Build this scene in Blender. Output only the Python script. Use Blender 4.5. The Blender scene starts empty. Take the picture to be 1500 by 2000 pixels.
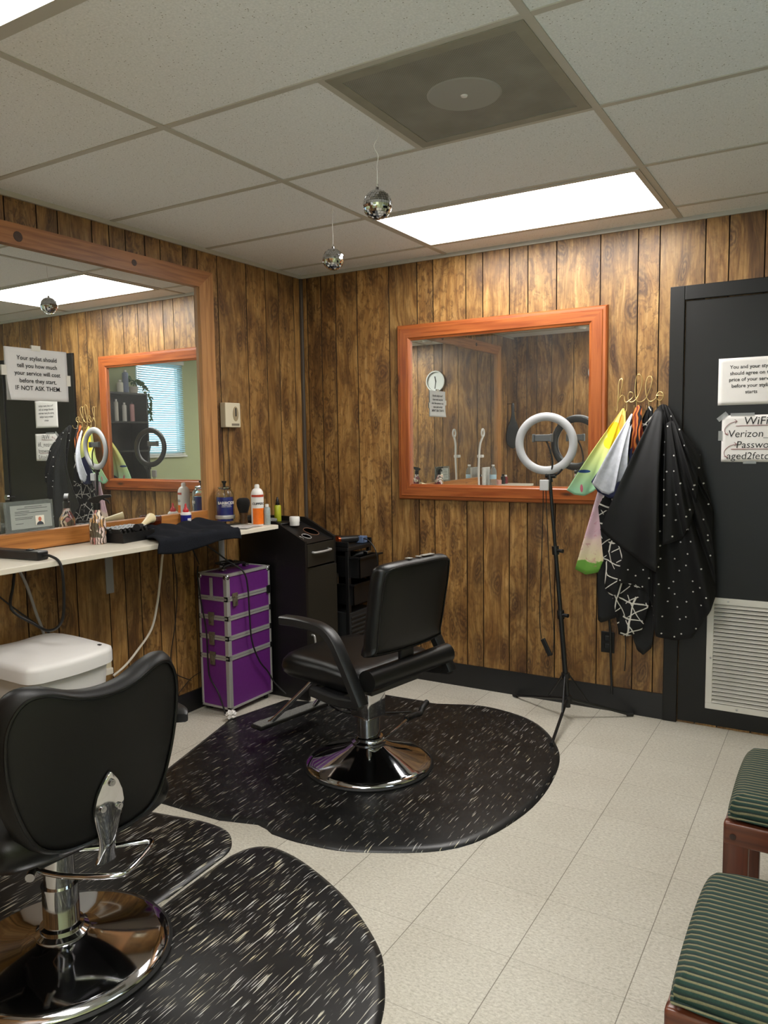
import bpy, bmesh, math, random
from mathutils import Vector, Matrix
random.seed(7)
PI = math.pi
S = bpy.context.scene
COL = S.collection

# ------------------------------------------------------------------ camera
CX, CY, CZ = 2.8996, -3.8843, 1.4038
YAW, PITCH, ROLL = -0.53937, -0.09362, -0.01498
fw = Vector((math.sin(YAW)*math.cos(PITCH), math.cos(YAW)*math.cos(PITCH), math.sin(PITCH)))
ri = Vector((math.cos(YAW), -math.sin(YAW), 0)); up = ri.cross(fw)
r2 = ri*math.cos(ROLL)+up*math.sin(ROLL); u2 = up*math.cos(ROLL)-ri*math.sin(ROLL)
cam = bpy.data.cameras.new('camera'); camo = bpy.data.objects.new('camera', cam); COL.objects.link(camo)
camo.matrix_world = Matrix(((r2.x, u2.x, -fw.x, CX), (r2.y, u2.y, -fw.y, CY), (r2.z, u2.z, -fw.z, CZ), (0, 0, 0, 1)))
cam.sensor_fit = 'VERTICAL'; cam.sensor_height = 36.0; cam.lens = 36.0*1496.5/2000.0
cam.clip_start = 0.02
S.camera = camo

# ------------------------------------------------------------------ world, light levels, exposure
PANEL = 11.0            # strength of the fluorescent ceiling panels
SKY = 2.4              # daylight outside the window
w = bpy.data.worlds.new('World'); S.world = w; w.use_nodes = True
w.node_tree.nodes['Background'].inputs[0].default_value = (0.84, 0.93, 1.0, 1)
w.node_tree.nodes['Background'].inputs[1].default_value = SKY
S.view_settings.view_transform = 'Standard'; S.view_settings.look = 'None'
S.view_settings.exposure = 0.80; S.view_settings.gamma = 1.0; S.view_settings.use_curve_mapping = False
try:
    S.cycles.use_denoising = True
    S.cycles.max_bounces = 14; S.cycles.glossy_bounces = 8; S.cycles.diffuse_bounces = 6
    S.cycles.sample_clamp_indirect = 6.0
except Exception:
    pass

# ------------------------------------------------------------------ materials
def lin(c):
    return tuple(((v/255.0)/12.92 if v/255.0 <= 0.04045 else ((v/255.0+0.055)/1.055)**2.4) for v in c[:3])+(1.0,)
def new_mat(name):
    m = bpy.data.materials.new(name); m.use_nodes = True
    return m, m.node_tree.nodes, m.node_tree.links, m.node_tree.nodes['Principled BSDF']
def setp(b, k, v):
    if k in b.inputs: b.inputs[k].default_value = v
CACHE = {}
def mat(name, rgb, rough=0.5, metal=0.0, trans=0.0, emit=0.0, noise=0.0, nscale=40.0, bump=0.0, spec=None, ior=None, alpha=1.0):
    if name in CACHE: return CACHE[name]
    m, n, l, b = new_mat(name)
    c = lin(rgb)
    setp(b, 'Base Color', c); setp(b, 'Roughness', rough); setp(b, 'Metallic', metal)
    if trans: setp(b, 'Transmission Weight', trans)
    if ior: setp(b, 'IOR', ior)
    if spec is not None: setp(b, 'Specular IOR Level', spec)
    if alpha < 1: setp(b, 'Alpha', alpha)
    if emit: setp(b, 'Emission Color', c); setp(b, 'Emission Strength', emit)
    tc = n.new('ShaderNodeTexCoord'); nz = n.new('ShaderNodeTexNoise')
    nz.inputs['Scale'].default_value = nscale; nz.inputs['Detail'].default_value = 4
    l.new(tc.outputs['Object'], nz.inputs['Vector'])
    if noise:
        mx = n.new('ShaderNodeMix'); mx.data_type = 'RGBA'; mx.blend_type = 'MULTIPLY'
        mx.inputs[6].default_value = c
        rp = n.new('ShaderNodeValToRGB')
        rp.color_ramp.elements[0].position = 0.3; rp.color_ramp.elements[1].position = 0.7
        rp.color_ramp.elements[0].color = (1-noise, 1-noise, 1-noise, 1); rp.color_ramp.elements[1].color = (1, 1, 1, 1)
        mx.inputs[0].default_value = 1.0
        l.new(nz.outputs['Fac'], rp.inputs['Fac']); l.new(rp.outputs['Color'], mx.inputs[7]); l.new(mx.outputs[2], b.inputs['Base Color'])
    if bump:
        bp = n.new('ShaderNodeBump'); bp.inputs['Strength'].default_value = bump; bp.inputs['Distance'].default_value = 0.002
        l.new(nz.outputs['Fac'], bp.inputs['Height']); l.new(bp.outputs['Normal'], b.inputs['Normal'])
    CACHE[name] = m
    return m

def N(n, t, **kw):
    x = n.new(t)
    for k, v in kw.items(): setattr(x, k, v)
    return x
def math_node(n, l, op, a, b=None, c=None):
    x = n.new('ShaderNodeMath'); x.operation = op
    for i, v in enumerate((a, b, c)):
        if v is None: continue
        if hasattr(v, 'links'): l.new(v, x.inputs[i])
        else: x.inputs[i].default_value = v
    return x.outputs[0]
def ramp(n, l, src, stops, interp='LINEAR'):
    r = n.new('ShaderNodeValToRGB'); cr = r.color_ramp; cr.interpolation = interp
    while len(cr.elements) < len(stops): cr.elements.new(0.5)
    for e, (p, c) in zip(cr.elements, stops):
        e.position = p; e.color = c if len(c) == 4 else tuple(c)+(1,)
    l.new(src, r.inputs['Fac']); return r.outputs['Color']
def mixc(n, l, fac, a, b, blend='MIX'):
    x = n.new('ShaderNodeMix'); x.data_type = 'RGBA'; x.blend_type = blend
    for i, v in ((0, fac), (6, a), (7, b)):
        if hasattr(v, 'links'): l.new(v, x.inputs[i])
        else: x.inputs[i].default_value = v
    return x.outputs[2]
def mapped(n, l, vec, scale, loc=(0, 0, 0), rot=(0, 0, 0)):
    x = n.new('ShaderNodeMapping'); x.inputs['Scale'].default_value = scale; x.inputs['Location'].default_value = loc; x.inputs['Rotation'].default_value = rot
    l.new(vec, x.inputs['Vector']); return x.outputs['Vector']
def noise(n, l, vec, scale, detail=4, dist=0.0, rough=0.5):
    x = n.new('ShaderNodeTexNoise'); x.inputs['Scale'].default_value = scale; x.inputs['Detail'].default_value = detail
    x.inputs['Distortion'].default_value = dist; x.inputs['Roughness'].default_value = rough
    l.new(vec, x.inputs['Vector']); return x.outputs['Fac']
def bumpn(n, l, h, b, strength, dist=0.002):
    x = n.new('ShaderNodeBump'); x.inputs['Strength'].default_value = strength; x.inputs['Distance'].default_value = dist
    l.new(h, x.inputs['Height']); l.new(x.outputs['Normal'], b.inputs['Normal'])

def wood_panel():
    m, n, l, b = new_mat('wood_paneling')
    tc = N(n, 'ShaderNodeTexCoord'); at = N(n, 'ShaderNodeAttribute', attribute_name='plank')
    k = at.outputs['Fac']
    cmb = N(n, 'ShaderNodeCombineXYZ')
    l.new(math_node(n, l, 'MULTIPLY', k, 13.7), cmb.inputs[0]); l.new(math_node(n, l, 'MULTIPLY', k, 7.9), cmb.inputs[1]); l.new(math_node(n, l, 'MULTIPLY', k, 31.3), cmb.inputs[2])
    sp0 = N(n, 'ShaderNodeSeparateXYZ'); l.new(tc.outputs['Object'], sp0.inputs[0]); uv = N(n, 'ShaderNodeCombineXYZ'); l.new(math_node(n, l, 'ADD', sp0.outputs[0], sp0.outputs[1]), uv.inputs[0]); l.new(sp0.outputs[2], uv.inputs[2])
    va = N(n, 'ShaderNodeVectorMath', operation='ADD'); l.new(uv.outputs[0], va.inputs[0]); l.new(cmb.outputs[0], va.inputs[1])
    v = va.outputs[0]
    # wavy warp so that the grain swirls
    wn = N(n, 'ShaderNodeTexNoise'); wn.inputs['Scale'].default_value = 1.0; wn.inputs['Detail'].default_value = 2
    l.new(mapped(n, l, v, (5, 5, 1.7)), wn.inputs['Vector'])
    wv = N(n, 'ShaderNodeVectorMath', operation='SCALE'); l.new(wn.outputs['Color'], wv.inputs[0]); wv.inputs['Scale'].default_value = 0.22
    v2n = N(n, 'ShaderNodeVectorMath', operation='ADD'); l.new(v, v2n.inputs[0]); l.new(wv.outputs[0], v2n.inputs[1]); v2 = v2n.outputs[0]
    grain = noise(n, l, mapped(n, l, v2, (26, 26, 1.3)), 1.6, 7, 0.3, 0.6)
    fine = noise(n, l, mapped(n, l, v, (110, 110, 5)), 1.5, 3)
    blot = noise(n, l, mapped(n, l, v2, (5.5, 5.5, 1.7)), 1.0, 6, 0.9, 0.62)
    mott = noise(n, l, mapped(n, l, v, (24, 24, 15)), 1.6, 5, 0.8, 0.65)
    c1 = ramp(n, l, grain, [(0.26, lin((112, 78, 42))), (0.42, lin((148, 108, 60))), (0.55, lin((172, 132, 78))), (0.72, lin((192, 154, 100)))])
    dark = ramp(n, l, blot, [(0.46, (0, 0, 0)), (0.60, (0.5, 0.5, 0.5)), (0.74, (0.9, 0.9, 0.9))])
    c2 = mixc(n, l, dark, c1, lin((82, 54, 32)))
    mm = ramp(n, l, mott, [(0.50, (0, 0, 0)), (0.60, (0.6, 0.6, 0.6)), (0.75, (0.9, 0.9, 0.9))])
    mk = math_node(n, l, 'MULTIPLY', mm, math_node(n, l, 'ADD', math_node(n, l, 'FRACT', math_node(n, l, 'MULTIPLY', k, 5.31)), 0.15))
    c3 = mixc(n, l, mk, c2, lin((78, 50, 28)))
    # knots with rings
    vo = N(n, 'ShaderNodeTexVoronoi'); vo.voronoi_dimensions = '2D'; vo.inputs['Scale'].default_value = 1.0
    s3 = N(n, 'ShaderNodeSeparateXYZ'); l.new(v2, s3.inputs[0]); c2d = N(n, 'ShaderNodeCombineXYZ')
    l.new(math_node(n, l, 'MULTIPLY', s3.outputs[0], 7.0), c2d.inputs[0]); l.new(math_node(n, l, 'MULTIPLY', s3.outputs[2], 2.7), c2d.inputs[1]); l.new(c2d.outputs[0], vo.inputs['Vector'])
    d = math_node(n, l, 'ADD', vo.outputs['Distance'], math_node(n, l, 'MULTIPLY', math_node(n, l, 'SUBTRACT', mott, 0.5), 0.16))
    ring = math_node(n, l, 'SINE', math_node(n, l, 'MULTIPLY', d, 75.0))
    near = ramp(n, l, d, [(0.08, (1, 1, 1)), (0.20, (0.62, 0.62, 0.62)), (0.34, (0, 0, 0))])
    rf = math_node(n, l, 'MULTIPLY', math_node(n, l, 'ADD', math_node(n, l, 'MULTIPLY', ring, 0.24), 0.60), near)
    c4 = mixc(n, l, rf, c3, lin((66, 42, 30)))
    ff = ramp(n, l, fine, [(0.35, (0.72, 0.70, 0.66)), (0.6, (1, 1, 1))])
    c5 = mixc(n, l, 1.0, c4, ff, 'MULTIPLY')
    tone = ramp(n, l, math_node(n, l, 'FRACT', math_node(n, l, 'MULTIPLY', k, 3.77)), [(0, (0.74, 0.73, 0.72)), (1, (1.06, 1.04, 1.0))])
    c6 = mixc(n, l, 1.0, c5, tone, 'MULTIPLY')
    c7 = mixc(n, l, math_node(n, l, 'LESS_THAN', k, 0.0), c6, lin((38, 26, 18)))
    l.new(c7, b.inputs['Base Color']); setp(b, 'Roughness', 0.42)
    setp(b, 'Specular IOR Level', 0.45)
    bumpn(n, l, fine, b, 0.12, 0.001)
    return m
M_PANEL = wood_panel()

def frame_wood(name, base, dk, along, rough=0.35):
    m, n, l, b = new_mat(name); tc = N(n, 'ShaderNodeTexCoord')
    sc = {'x': (1.5, 26, 26), 'y': (26, 1.5, 26), 'z': (26, 26, 1.5)}[along]
    g = noise(n, l, mapped(n, l, tc.outputs['Object'], sc), 2.2, 6, 0.6)
    vo = N(n, 'ShaderNodeTexVoronoi'); vo.inputs['Scale'].default_value = 1.0
    s2 = {'x': (2.6, 9, 9), 'y': (2.6*2, 2.6, 9), 'z': (9, 9, 2.6)}[along]
    l.new(mapped(n, l, tc.outputs['Object'], s2), vo.inputs['Vector'])
    kn = ramp(n, l, vo.outputs['Distance'], [(0.05, (1, 1, 1)), (0.13, (0, 0, 0))])
    c = ramp(n, l, g, [(0.3, lin(dk)), (0.55, lin(base)), (0.75, tuple(min(1, v*1.2) for v in lin(base)[:3])+(1,))])
    c = mixc(n, l, kn, c, lin((58, 34, 22)))
    l.new(c, b.inputs['Base Color']); setp(b, 'Roughness', rough); bumpn(n, l, g, b, 0.08)
    return m
M_ORANGE_X = frame_wood('orange_pine_along', (150, 82, 40), (122, 58, 26), 'x', 0.3)
M_ORANGE_Z = frame_wood('orange_pine_upright', (150, 82, 40), (122, 58, 26), 'z', 0.3)
M_PINE_Y = frame_wood('brown_pine_along', (158, 104, 60), (122, 74, 40), 'y', 0.4)
M_PINE_Z = frame_wood('brown_pine_upright', (178, 128, 78), (146, 98, 54), 'z', 0.4)
M_RED_Z = frame_wood('mahogany_upright', (84, 42, 28), (58, 28, 18), 'z', 0.3)
M_RED_X = frame_wood('mahogany_along', (94, 48, 30), (66, 31, 20), 'x', 0.3)

def floor_mat():
    m, n, l, b = new_mat('vinyl_floor_tile'); tc = N(n, 'ShaderNodeTexCoord'); sep = N(n, 'ShaderNodeSeparateXYZ')
    l.new(tc.outputs['Object'], sep.inputs[0])
    F = 0.3048
    def cell(o, off):
        q = math_node(n, l, 'DIVIDE', math_node(n, l, 'SUBTRACT', o, off), F)
        fr = math_node(n, l, 'FRACT', math_node(n, l, 'ADD', q, 100.0))
        e = math_node(n, l, 'MINIMUM', fr, math_node(n, l, 'SUBTRACT', 1.0, fr))
        return math_node(n, l, 'FLOOR', q), e
    ix, ex = cell(sep.outputs[0], 2.1736); iy, ey = cell(sep.outputs[1], -1.4286)
    gx = math_node(n, l, 'LESS_THAN', ex, 0.0042); gy = math_node(n, l, 'LESS_THAN', ey, 0.0032)
    g = math_node(n, l, 'MAXIMUM', math_node(n, l, 'MULTIPLY', gx, 0.9), math_node(n, l, 'MULTIPLY', gy, 0.5))
    cb = N(n, 'ShaderNodeCombineXYZ'); l.new(ix, cb.inputs[0]); l.new(iy, cb.inputs[1])
    wn = N(n, 'ShaderNodeTexWhiteNoise'); l.new(cb.outputs[0], wn.inputs['Vector'])
    sp = noise(n, l, mapped(n, l, tc.outputs['Object'], (1, 1.6, 1)), 95, 5, 0.4, 0.7)
    big = noise(n, l, tc.outputs['Object'], 3.0, 4)
    c = ramp(n, l, sp, [(0.3, lin((162, 156, 143))), (0.48, lin((190, 184, 171))), (0.66, lin((208, 203, 191)))])
    c = mixc(n, l, 1.0, c, ramp(n, l, wn.outputs['Value'], [(0, (0.94, 0.94, 0.93)), (1, (1, 1, 1))]), 'MULTIPLY')
    c = mixc(n, l, 1.0, c, ramp(n, l, big, [(0.3, (0.92, 0.91, 0.90)), (0.65, (1, 1, 1))]), 'MULTIPLY')
    sc = noise(n, l, mapped(n, l, tc.outputs['Object'], (9, 30, 1), (3.3, 1.7, 0)), 1.2, 3, 0.4)
    c = mixc(n, l, ramp(n, l, sc, [(0.74, (0, 0, 0)), (0.80, (0.5, 0.5, 0.5))]), c, lin((120, 112, 100)))
    c = mixc(n, l, g, c, lin((112, 104, 92)))
    l.new(c, b.inputs['Base Color']); setp(b, 'Roughness', 0.42); setp(b, 'Specular IOR Level', 0.4)
    bumpn(n, l, sp, b, 0.05, 0.001)
    return m
M_FLOOR = floor_mat()

def ceil_mat():
    m, n, l, b = new_mat('acoustic_ceiling_tile'); tc = N(n, 'ShaderNodeTexCoord')
    vo = N(n, 'ShaderNodeTexVoronoi'); vo.inputs['Scale'].default_value = 95; l.new(tc.outputs['Object'], vo.inputs['Vector'])
    pit = ramp(n, l, vo.outputs['Distance'], [(0.10, (1, 1, 1)), (0.20, (0, 0, 0))])
    nz = noise(n, l, tc.outputs['Object'], 160, 4)
    pm = math_node(n, l, 'MULTIPLY', pit, ramp(n, l, noise(n, l, tc.outputs['Object'], 60, 2), [(0.45, (0, 0, 0)), (0.55, (1, 1, 1))]))
    c = ramp(n, l, nz, [(0.3, lin((226, 228, 230))), (0.7, lin((243, 244, 246)))])
    c = mixc(n, l, pm, c, lin((150, 146, 140)))
    l.new(c, b.inputs['Base Color']); setp(b, 'Roughness', 0.9); setp(b, 'Specular IOR Level', 0.15)
    bumpn(n, l, nz, b, 0.2, 0.002)
    return m
M_CEIL = ceil_mat()

def mat_fleck(name, scale, lo, hi, seed, amount):
    m, n, l, b = new_mat(name); tc = N(n, 'ShaderNodeTexCoord')
    v = mapped(n, l, tc.outputs['Object'], scale, (seed, seed*0.7, 0), (0, 0, 0.03))
    f = noise(n, l, v, 1.0, 1.6, 0.25, 0.5)
    dens = noise(n, l, tc.outputs['Object'], 5.0, 2)
    f2 = math_node(n, l, 'ADD', f, math_node(n, l, 'MULTIPLY', math_node(n, l, 'SUBTRACT', dens, 0.5), 0.12))
    k = ramp(n, l, f2, [(lo, (0, 0, 0)), (hi, (amount,)*3)])
    fc = ramp(n, l, noise(n, l, tc.outputs['Object'], 14, 2), [(0.4, lin((196, 196, 192))), (0.7, lin((214, 204, 168)))])
    base = ramp(n, l, noise(n, l, tc.outputs['Object'], 9, 4), [(0.35, lin((19, 19, 20))), (0.7, lin((31, 31, 31)))])
    l.new(mixc(n, l, k, base, fc), b.inputs['Base Color']); setp(b, 'Roughness', 0.36); setp(b, 'Specular IOR Level', 0.45)
    bumpn(n, l, noise(n, l, tc.outputs['Object'], 140, 2), b, 0.06, 0.001)
    return m
M_MAT1 = mat_fleck('flecked_mat_worn', (215, 12, 1), 0.645, 0.70, 1.0, 0.6)
M_MAT2 = mat_fleck('flecked_mat_fresh', (215, 11, 1), 0.605, 0.67, 4.0, 0.95)

def vinyl(name, rgb=(13, 13, 13), rough=0.36):
    m, n, l, b = new_mat(name); tc = N(n, 'ShaderNodeTexCoord')
    setp(b, 'Base Color', lin(rgb)); setp(b, 'Roughness', rough); setp(b, 'Specular IOR Level', 0.38)
    vo = N(n, 'ShaderNodeTexVoronoi'); vo.inputs['Scale'].default_value = 420; l.new(tc.outputs['Object'], vo.inputs['Vector'])
    bumpn(n, l, vo.outputs['Distance'], b, 0.10, 0.001)
    return m
M_VINYL = vinyl('black_vinyl'); M_VINYL2 = vinyl('black_vinyl_matt', (9, 9, 9), 0.5)

def mirror_mat(name, dust):
    m, n, l, b = new_mat(name)
    setp(b, 'Base Color', (0.86, 0.88, 0.86, 1)); setp(b, 'Metallic', 1.0); setp(b, 'Roughness', 0.0)
    df = N(n, 'ShaderNodeBsdfDiffuse'); df.inputs['Color'].default_value = (0.8, 0.8, 0.78, 1)
    tc = N(n, 'ShaderNodeTexCoord'); nz = noise(n, l, tc.outputs['Object'], 4, 3)
    mx = N(n, 'ShaderNodeMixShader'); l.new(math_node(n, l, 'MULTIPLY', nz, dust*2), mx.inputs[0])
    l.new(b.outputs[0], mx.inputs[1]); l.new(df.outputs[0], mx.inputs[2])
    l.new(mx.outputs[0], n['Material Output'].inputs['Surface'])
    return m
M_MIRROR = mirror_mat('mirror_silver', 0.02); M_MIRROR2 = mirror_mat('mirror_silver_dusty', 0.022)

M_CHROME = mat('chrome', (205, 205, 208), 0.07, 1.0)
M_CHROME_B = mat('brushed_chrome', (170, 170, 172), 0.2, 1.0)
M_ALU = mat('aluminium', (176, 174, 172), 0.4, 0.45)
M_BLACK = mat('black_plastic', (17, 17, 18), 0.4, bump=0.04, nscale=200)
M_BLACKPAINT = mat('black_paint', (19, 18, 16), 0.42, noise=0.12, nscale=6, spec=0.35)
M_BLACKBASE = mat('black_vinyl_base', (22, 22, 23), 0.42)
M_LAMINATE = mat('black_laminate', (12, 11, 11), 0.45, noise=0.1, nscale=8)
M_LAMDOOR = mat('dark_brown_laminate', (30, 28, 22), 0.45, noise=0.1, nscale=8)
M_WHITE = mat('white_plastic', (226, 223, 220), 0.42, noise=0.03, nscale=12)
M_IVORY = mat('ivory_plastic', (208, 198, 172), 0.45)
M_LAMWHITE = mat('cream_laminate', (222, 214, 198), 0.38, noise=0.05, nscale=10)
M_GREYMET = mat('grey_painted_metal', (150, 150, 152), 0.45, 0.1)
M_GRID = mat('ceiling_grid_white', (186, 182, 172), 0.5)
M_PAPER = mat('white_paper', (226, 222, 218), 0.75, noise=0.05, nscale=22)
M_PAPER2 = mat('copy_paper', (214, 212, 212), 0.75, noise=0.04, nscale=18)
M_INK = mat('black_ink', (24, 24, 26), 0.8)
M_REDINK = mat('maroon_ink', (120, 24, 40), 0.8)
M_TAPE = mat('clear_tape', (170, 172, 170), 0.3, alpha=0.45)
M_TAPEW = mat('masking_tape', (212, 208, 198), 0.6)
M_GREEN = mat('sage_wall_paint', (178, 182, 142), 0.8, noise=0.05, nscale=14)
M_PURPLE = mat('purple_case_panel', (100, 36, 116), 0.4, noise=0.1, nscale=60)
M_TOWEL = mat('black_towel', (32, 34, 40), 0.95, noise=0.35, nscale=260, bump=0.8, spec=0.1)
M_GOLD = mat('brass_wire', (206, 180, 122), 0.3, 0.55)
M_CORDB = mat('black_cord', (18, 18, 18), 0.5)
M_CORDW = mat('white_cord', (222, 214, 200), 0.5)
M_CORDG = mat('grey_cord', (150, 148, 146), 0.5)
M_GLASS = mat('clear_glass', (240, 246, 246), 0.02, trans=1.0, ior=1.3)
M_ACRYL = mat('clear_acrylic', (225, 230, 228), 0.05, trans=0.92, ior=1.15)
M_RUBBER = mat('black_rubber', (14, 14, 14), 0.6)

# ------------------------------------------------------------------ mesh helpers
def mtx(o):
    m = o.matrix_basis.copy(); p = o.parent
    while p: m = p.matrix_basis @ m; p = p.parent
    return m
class MB:
    def __init__(s): s.bm = bmesh.new()
    def box(s, x0, x1, y0, y1, z0, z1, bev=0.0, seg=2, M=None):
        r = bmesh.ops.create_cube(s.bm, size=1.0); vs = r['verts']
        T = Matrix.Translation(((x0+x1)/2, (y0+y1)/2, (z0+z1)/2)) @ Matrix.Diagonal((abs(x1-x0), abs(y1-y0), abs(z1-z0), 1))
        bmesh.ops.transform(s.bm, matrix=T, verts=vs)
        allv = vs
        if bev > 0:
            es = list({e for v in vs for e in v.link_edges})
            q = bmesh.ops.bevel(s.bm, geom=es, offset=bev, segments=seg, profile=0.5, affect='EDGES')
            allv = list({v for f in q['faces'] for v in f.verts} | {v for v in vs if v.is_valid})
        if M is not None: bmesh.ops.transform(s.bm, matrix=M, verts=allv)
        return s
    def cone(s, p0, p1, r0, r1=None, seg=20, cap=True):
        p0, p1 = Vector(p0), Vector(p1); d = p1-p0; L = d.length
        r = bmesh.ops.create_cone(s.bm, cap_ends=cap, segments=seg, radius1=r0, radius2=r0 if r1 is None else r1, depth=L)
        q = Vector((0, 0, 1)).rotation_difference(d.normalized()).to_matrix().to_4x4()
        bmesh.ops.transform(s.bm, matrix=Matrix.Translation((p0+p1)/2) @ q, verts=r['verts'])
        return s
    def lathe(s, prof, c=(0, 0, 0), seg=32, M=None):
        rings = []; vs = []
        for (r, z) in prof:
            if r < 1e-5:
                v = s.bm.verts.new((c[0], c[1], c[2]+z)); rings.append([v]); vs.append(v)
            else:
                rr = [s.bm.verts.new((c[0]+r*math.cos(2*PI*i/seg), c[1]+r*math.sin(2*PI*i/seg), c[2]+z)) for i in range(seg)]
                rings.append(rr); vs += rr
        for a, b in zip(rings, rings[1:]):
            for i in range(seg):
                j = (i+1) % seg
                if len(a) == 1 and len(b) == 1: break
                if len(a) == 1: s.bm.faces.new((a[0], b[i], b[j]))
                elif len(b) == 1: s.bm.faces.new((a[i], a[j], b[0]))
                else: s.bm.faces.new((a[i], a[j], b[j], b[i]))
        if len(rings[0]) > 1: s.bm.faces.new(list(reversed(rings[0])))
        if len(rings[-1]) > 1: s.bm.faces.new(rings[-1])
        if M is not None: bmesh.ops.transform(s.bm, matrix=M, verts=vs)
        return s
    def tube(s, pts, r, seg=8, smooth=5, closed=False):
        P = [Vector(p) for p in pts]
        if smooth and len(P) > 2: P = catmull(P, smooth, closed)
        n = len(P); rings = []; prev = None
        for i, p in enumerate(P):
            if closed: t = (P[(i+1) % n]-P[i-1])
            else: t = P[min(i+1, n-1)]-P[max(i-1, 0)]
            if t.length < 1e-9: t = Vector((0, 0, 1))
            t.normalize()
            if prev is None:
                a = Vector((0, 0, 1)) if abs(t.z) < 0.9 else Vector((1, 0, 0))
                u = t.cross(a).normalized()
            else:
                u = (prev-t*prev.dot(t))
                u = u.normalized() if u.length > 1e-6 else t.orthogonal().normalized()
            prev = u; vv = t.cross(u)
            rad = r(i/(n-1)) if callable(r) else r
            rings.append([s.bm.verts.new(p+u*rad*math.cos(2*PI*k/seg)+vv*rad*math.sin(2*PI*k/seg)) for k in range(seg)])
        m = n if closed else n-1
        for i in range(m):
            a, b = rings[i], rings[(i+1) % n]
            for k in range(seg): s.bm.faces.new((a[k], a[(k+1) % seg], b[(k+1) % seg], b[k]))
        if not closed:
            s.bm.faces.new(list(reversed(rings[0]))); s.bm.faces.new(rings[-1])
        return s
    def prism(s, poly, f0, f1):
        """poly: list of 2D points; f0/f1 map a 2D point to 3D for the two ends"""
        a = [s.bm.verts.new(f0(p)) for p in poly]; b = [s.bm.verts.new(f1(p)) for p in poly]
        n = len(poly)
        for i in range(n): s.bm.faces.new((a[i], a[(i+1) % n], b[(i+1) % n], b[i]))
        s.bm.faces.new(list(reversed(a))); s.bm.faces.new(b)
        return s
    def sweep(s, pts, w, h, up=(0, 0, 1), smooth=5):
        """rectangular section (w across, h along the section's up) swept along pts"""
        P = [Vector(p) for p in pts]
        if smooth: P = catmull(P, smooth, False)
        n = len(P); rings = []; upv = Vector(up)
        for i, p in enumerate(P):
            t = (P[min(i+1, n-1)]-P[max(i-1, 0)]).normalized()
            side = upv.cross(t).normalized(); nn = t.cross(side).normalized()
            ring = []
            c = 0.3
            for (a, b) in ((-1, -1+c), (-1+c, -1), (1-c, -1), (1, -1+c), (1, 1-c), (1-c, 1), (-1+c, 1), (-1, 1-c)):
                ring.append(s.bm.verts.new(p+side*a*w/2+nn*b*h/2))
            rings.append(ring)
        for a, b in zip(rings, rings[1:]):
            for k in range(8): s.bm.faces.new((a[k], a[(k+1) % 8], b[(k+1) % 8], b[k]))
        s.bm.faces.new(list(reversed(rings[0]))); s.bm.faces.new(rings[-1])
        return s
    def pillow(s, outline, t, place, edge=0.08, rings=(0.25, 0.5, 0.75), puff=0.0):
        """a padded slab: outline in (a,b), thickness t along c; place(a,b,c)->3D"""
        n = len(outline); ca = sum(p[0] for p in outline)/n; cb = sum(p[1] for p in outline)/n
        ext = min(max(p[0] for p in outline)-min(p[0] for p in outline), max(p[1] for p in outline)-min(p[1] for p in outline))/2
        e = edge/ext
        lv = []
        def pf(k): return puff*(1-k*k)
        for k in rings: lv.append((k*(1-e), t/2+pf(k*(1-e))))
        for j in range(0, 7):
            a = PI/2*(1-j/3.0)
            lv.append((1-e+e*math.cos(a), (t/2)*math.sin(a)+(pf(1-e) if j == 0 else 0)))
        for k in reversed(rings): lv.append((k*(1-e), -t/2))
        top = s.bm.verts.new(place(ca, cb, t/2+puff)); bot = s.bm.verts.new(place(ca, cb, -t/2))
        R = []
        for (sc, d) in lv: R.append([s.bm.verts.new(place(ca+(p[0]-ca)*sc, cb+(p[1]-cb)*sc, d)) for p in outline])
        for i in range(n):
            j = (i+1) % n
            s.bm.faces.new((top, R[0][i], R[0][j])); s.bm.faces.new((bot, R[-1][j], R[-1][i]))
            for a, b in zip(R, R[1:]): s.bm.faces.new((a[i], b[i], b[j], a[j]))
        return s
    def build(s, name, m, parent=None, smooth=False, local=False, angle=40):
        bmesh.ops.remove_doubles(s.bm, verts=s.bm.verts, dist=1e-6)
        bmesh.ops.recalc_face_normals(s.bm, faces=s.bm.faces)
        me = bpy.data.meshes.new(name)
        if parent is not None and not local:
            bmesh.ops.transform(s.bm, matrix=mtx(parent).inverted(), verts=s.bm.verts)
        if smooth:
            lim = math.radians(angle)
            for f in s.bm.faces: f.smooth = True
            for e in s.bm.edges:
                if len(e.link_faces) == 2 and e.calc_face_angle(0) > lim: e.smooth = False
        s.bm.to_mesh(me); s.bm.free()
        if m is not None: me.materials.append(m)
        o = bpy.data.objects.new(name, me); COL.objects.link(o)
        if parent is not None: o.parent = parent
        return o
def catmull(P, k, closed):
    n = len(P); out = []
    rng = n if closed else n-1
    for i in range(rng):
        if closed: p0, p1, p2, p3 = P[i-1], P[i], P[(i+1) % n], P[(i+2) % n]
        else: p0, p1, p2, p3 = P[max(i-1, 0)], P[i], P[i+1], P[min(i+2, n-1)]
        for j in range(k):
            t = j/k
            out.append(0.5*((2*p1)+(p2-p0)*t+(2*p0-5*p1+4*p2-p3)*t*t+(3*p1-p0-3*p2+p3)*t**3))
    if not closed: out.append(P[-1])
    return out
def smooth2(pts, k=6, closed=True):
    return [(v.x, v.y) for v in catmull([Vector((p[0], p[1], 0)) for p in pts], k, closed)]
def rrect(w, h, r, n=6):
    out = []
    for (cx, cy, a0) in ((w/2-r, h/2-r, 0), (-w/2+r, h/2-r, 90), (-w/2+r, -h/2+r, 180), (w/2-r, -h/2+r, 270)):
        for i in range(n+1):
            a = math.radians(a0+90*i/n); out.append((cx+r*math.cos(a), cy+r*math.sin(a)))
    return out
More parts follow.
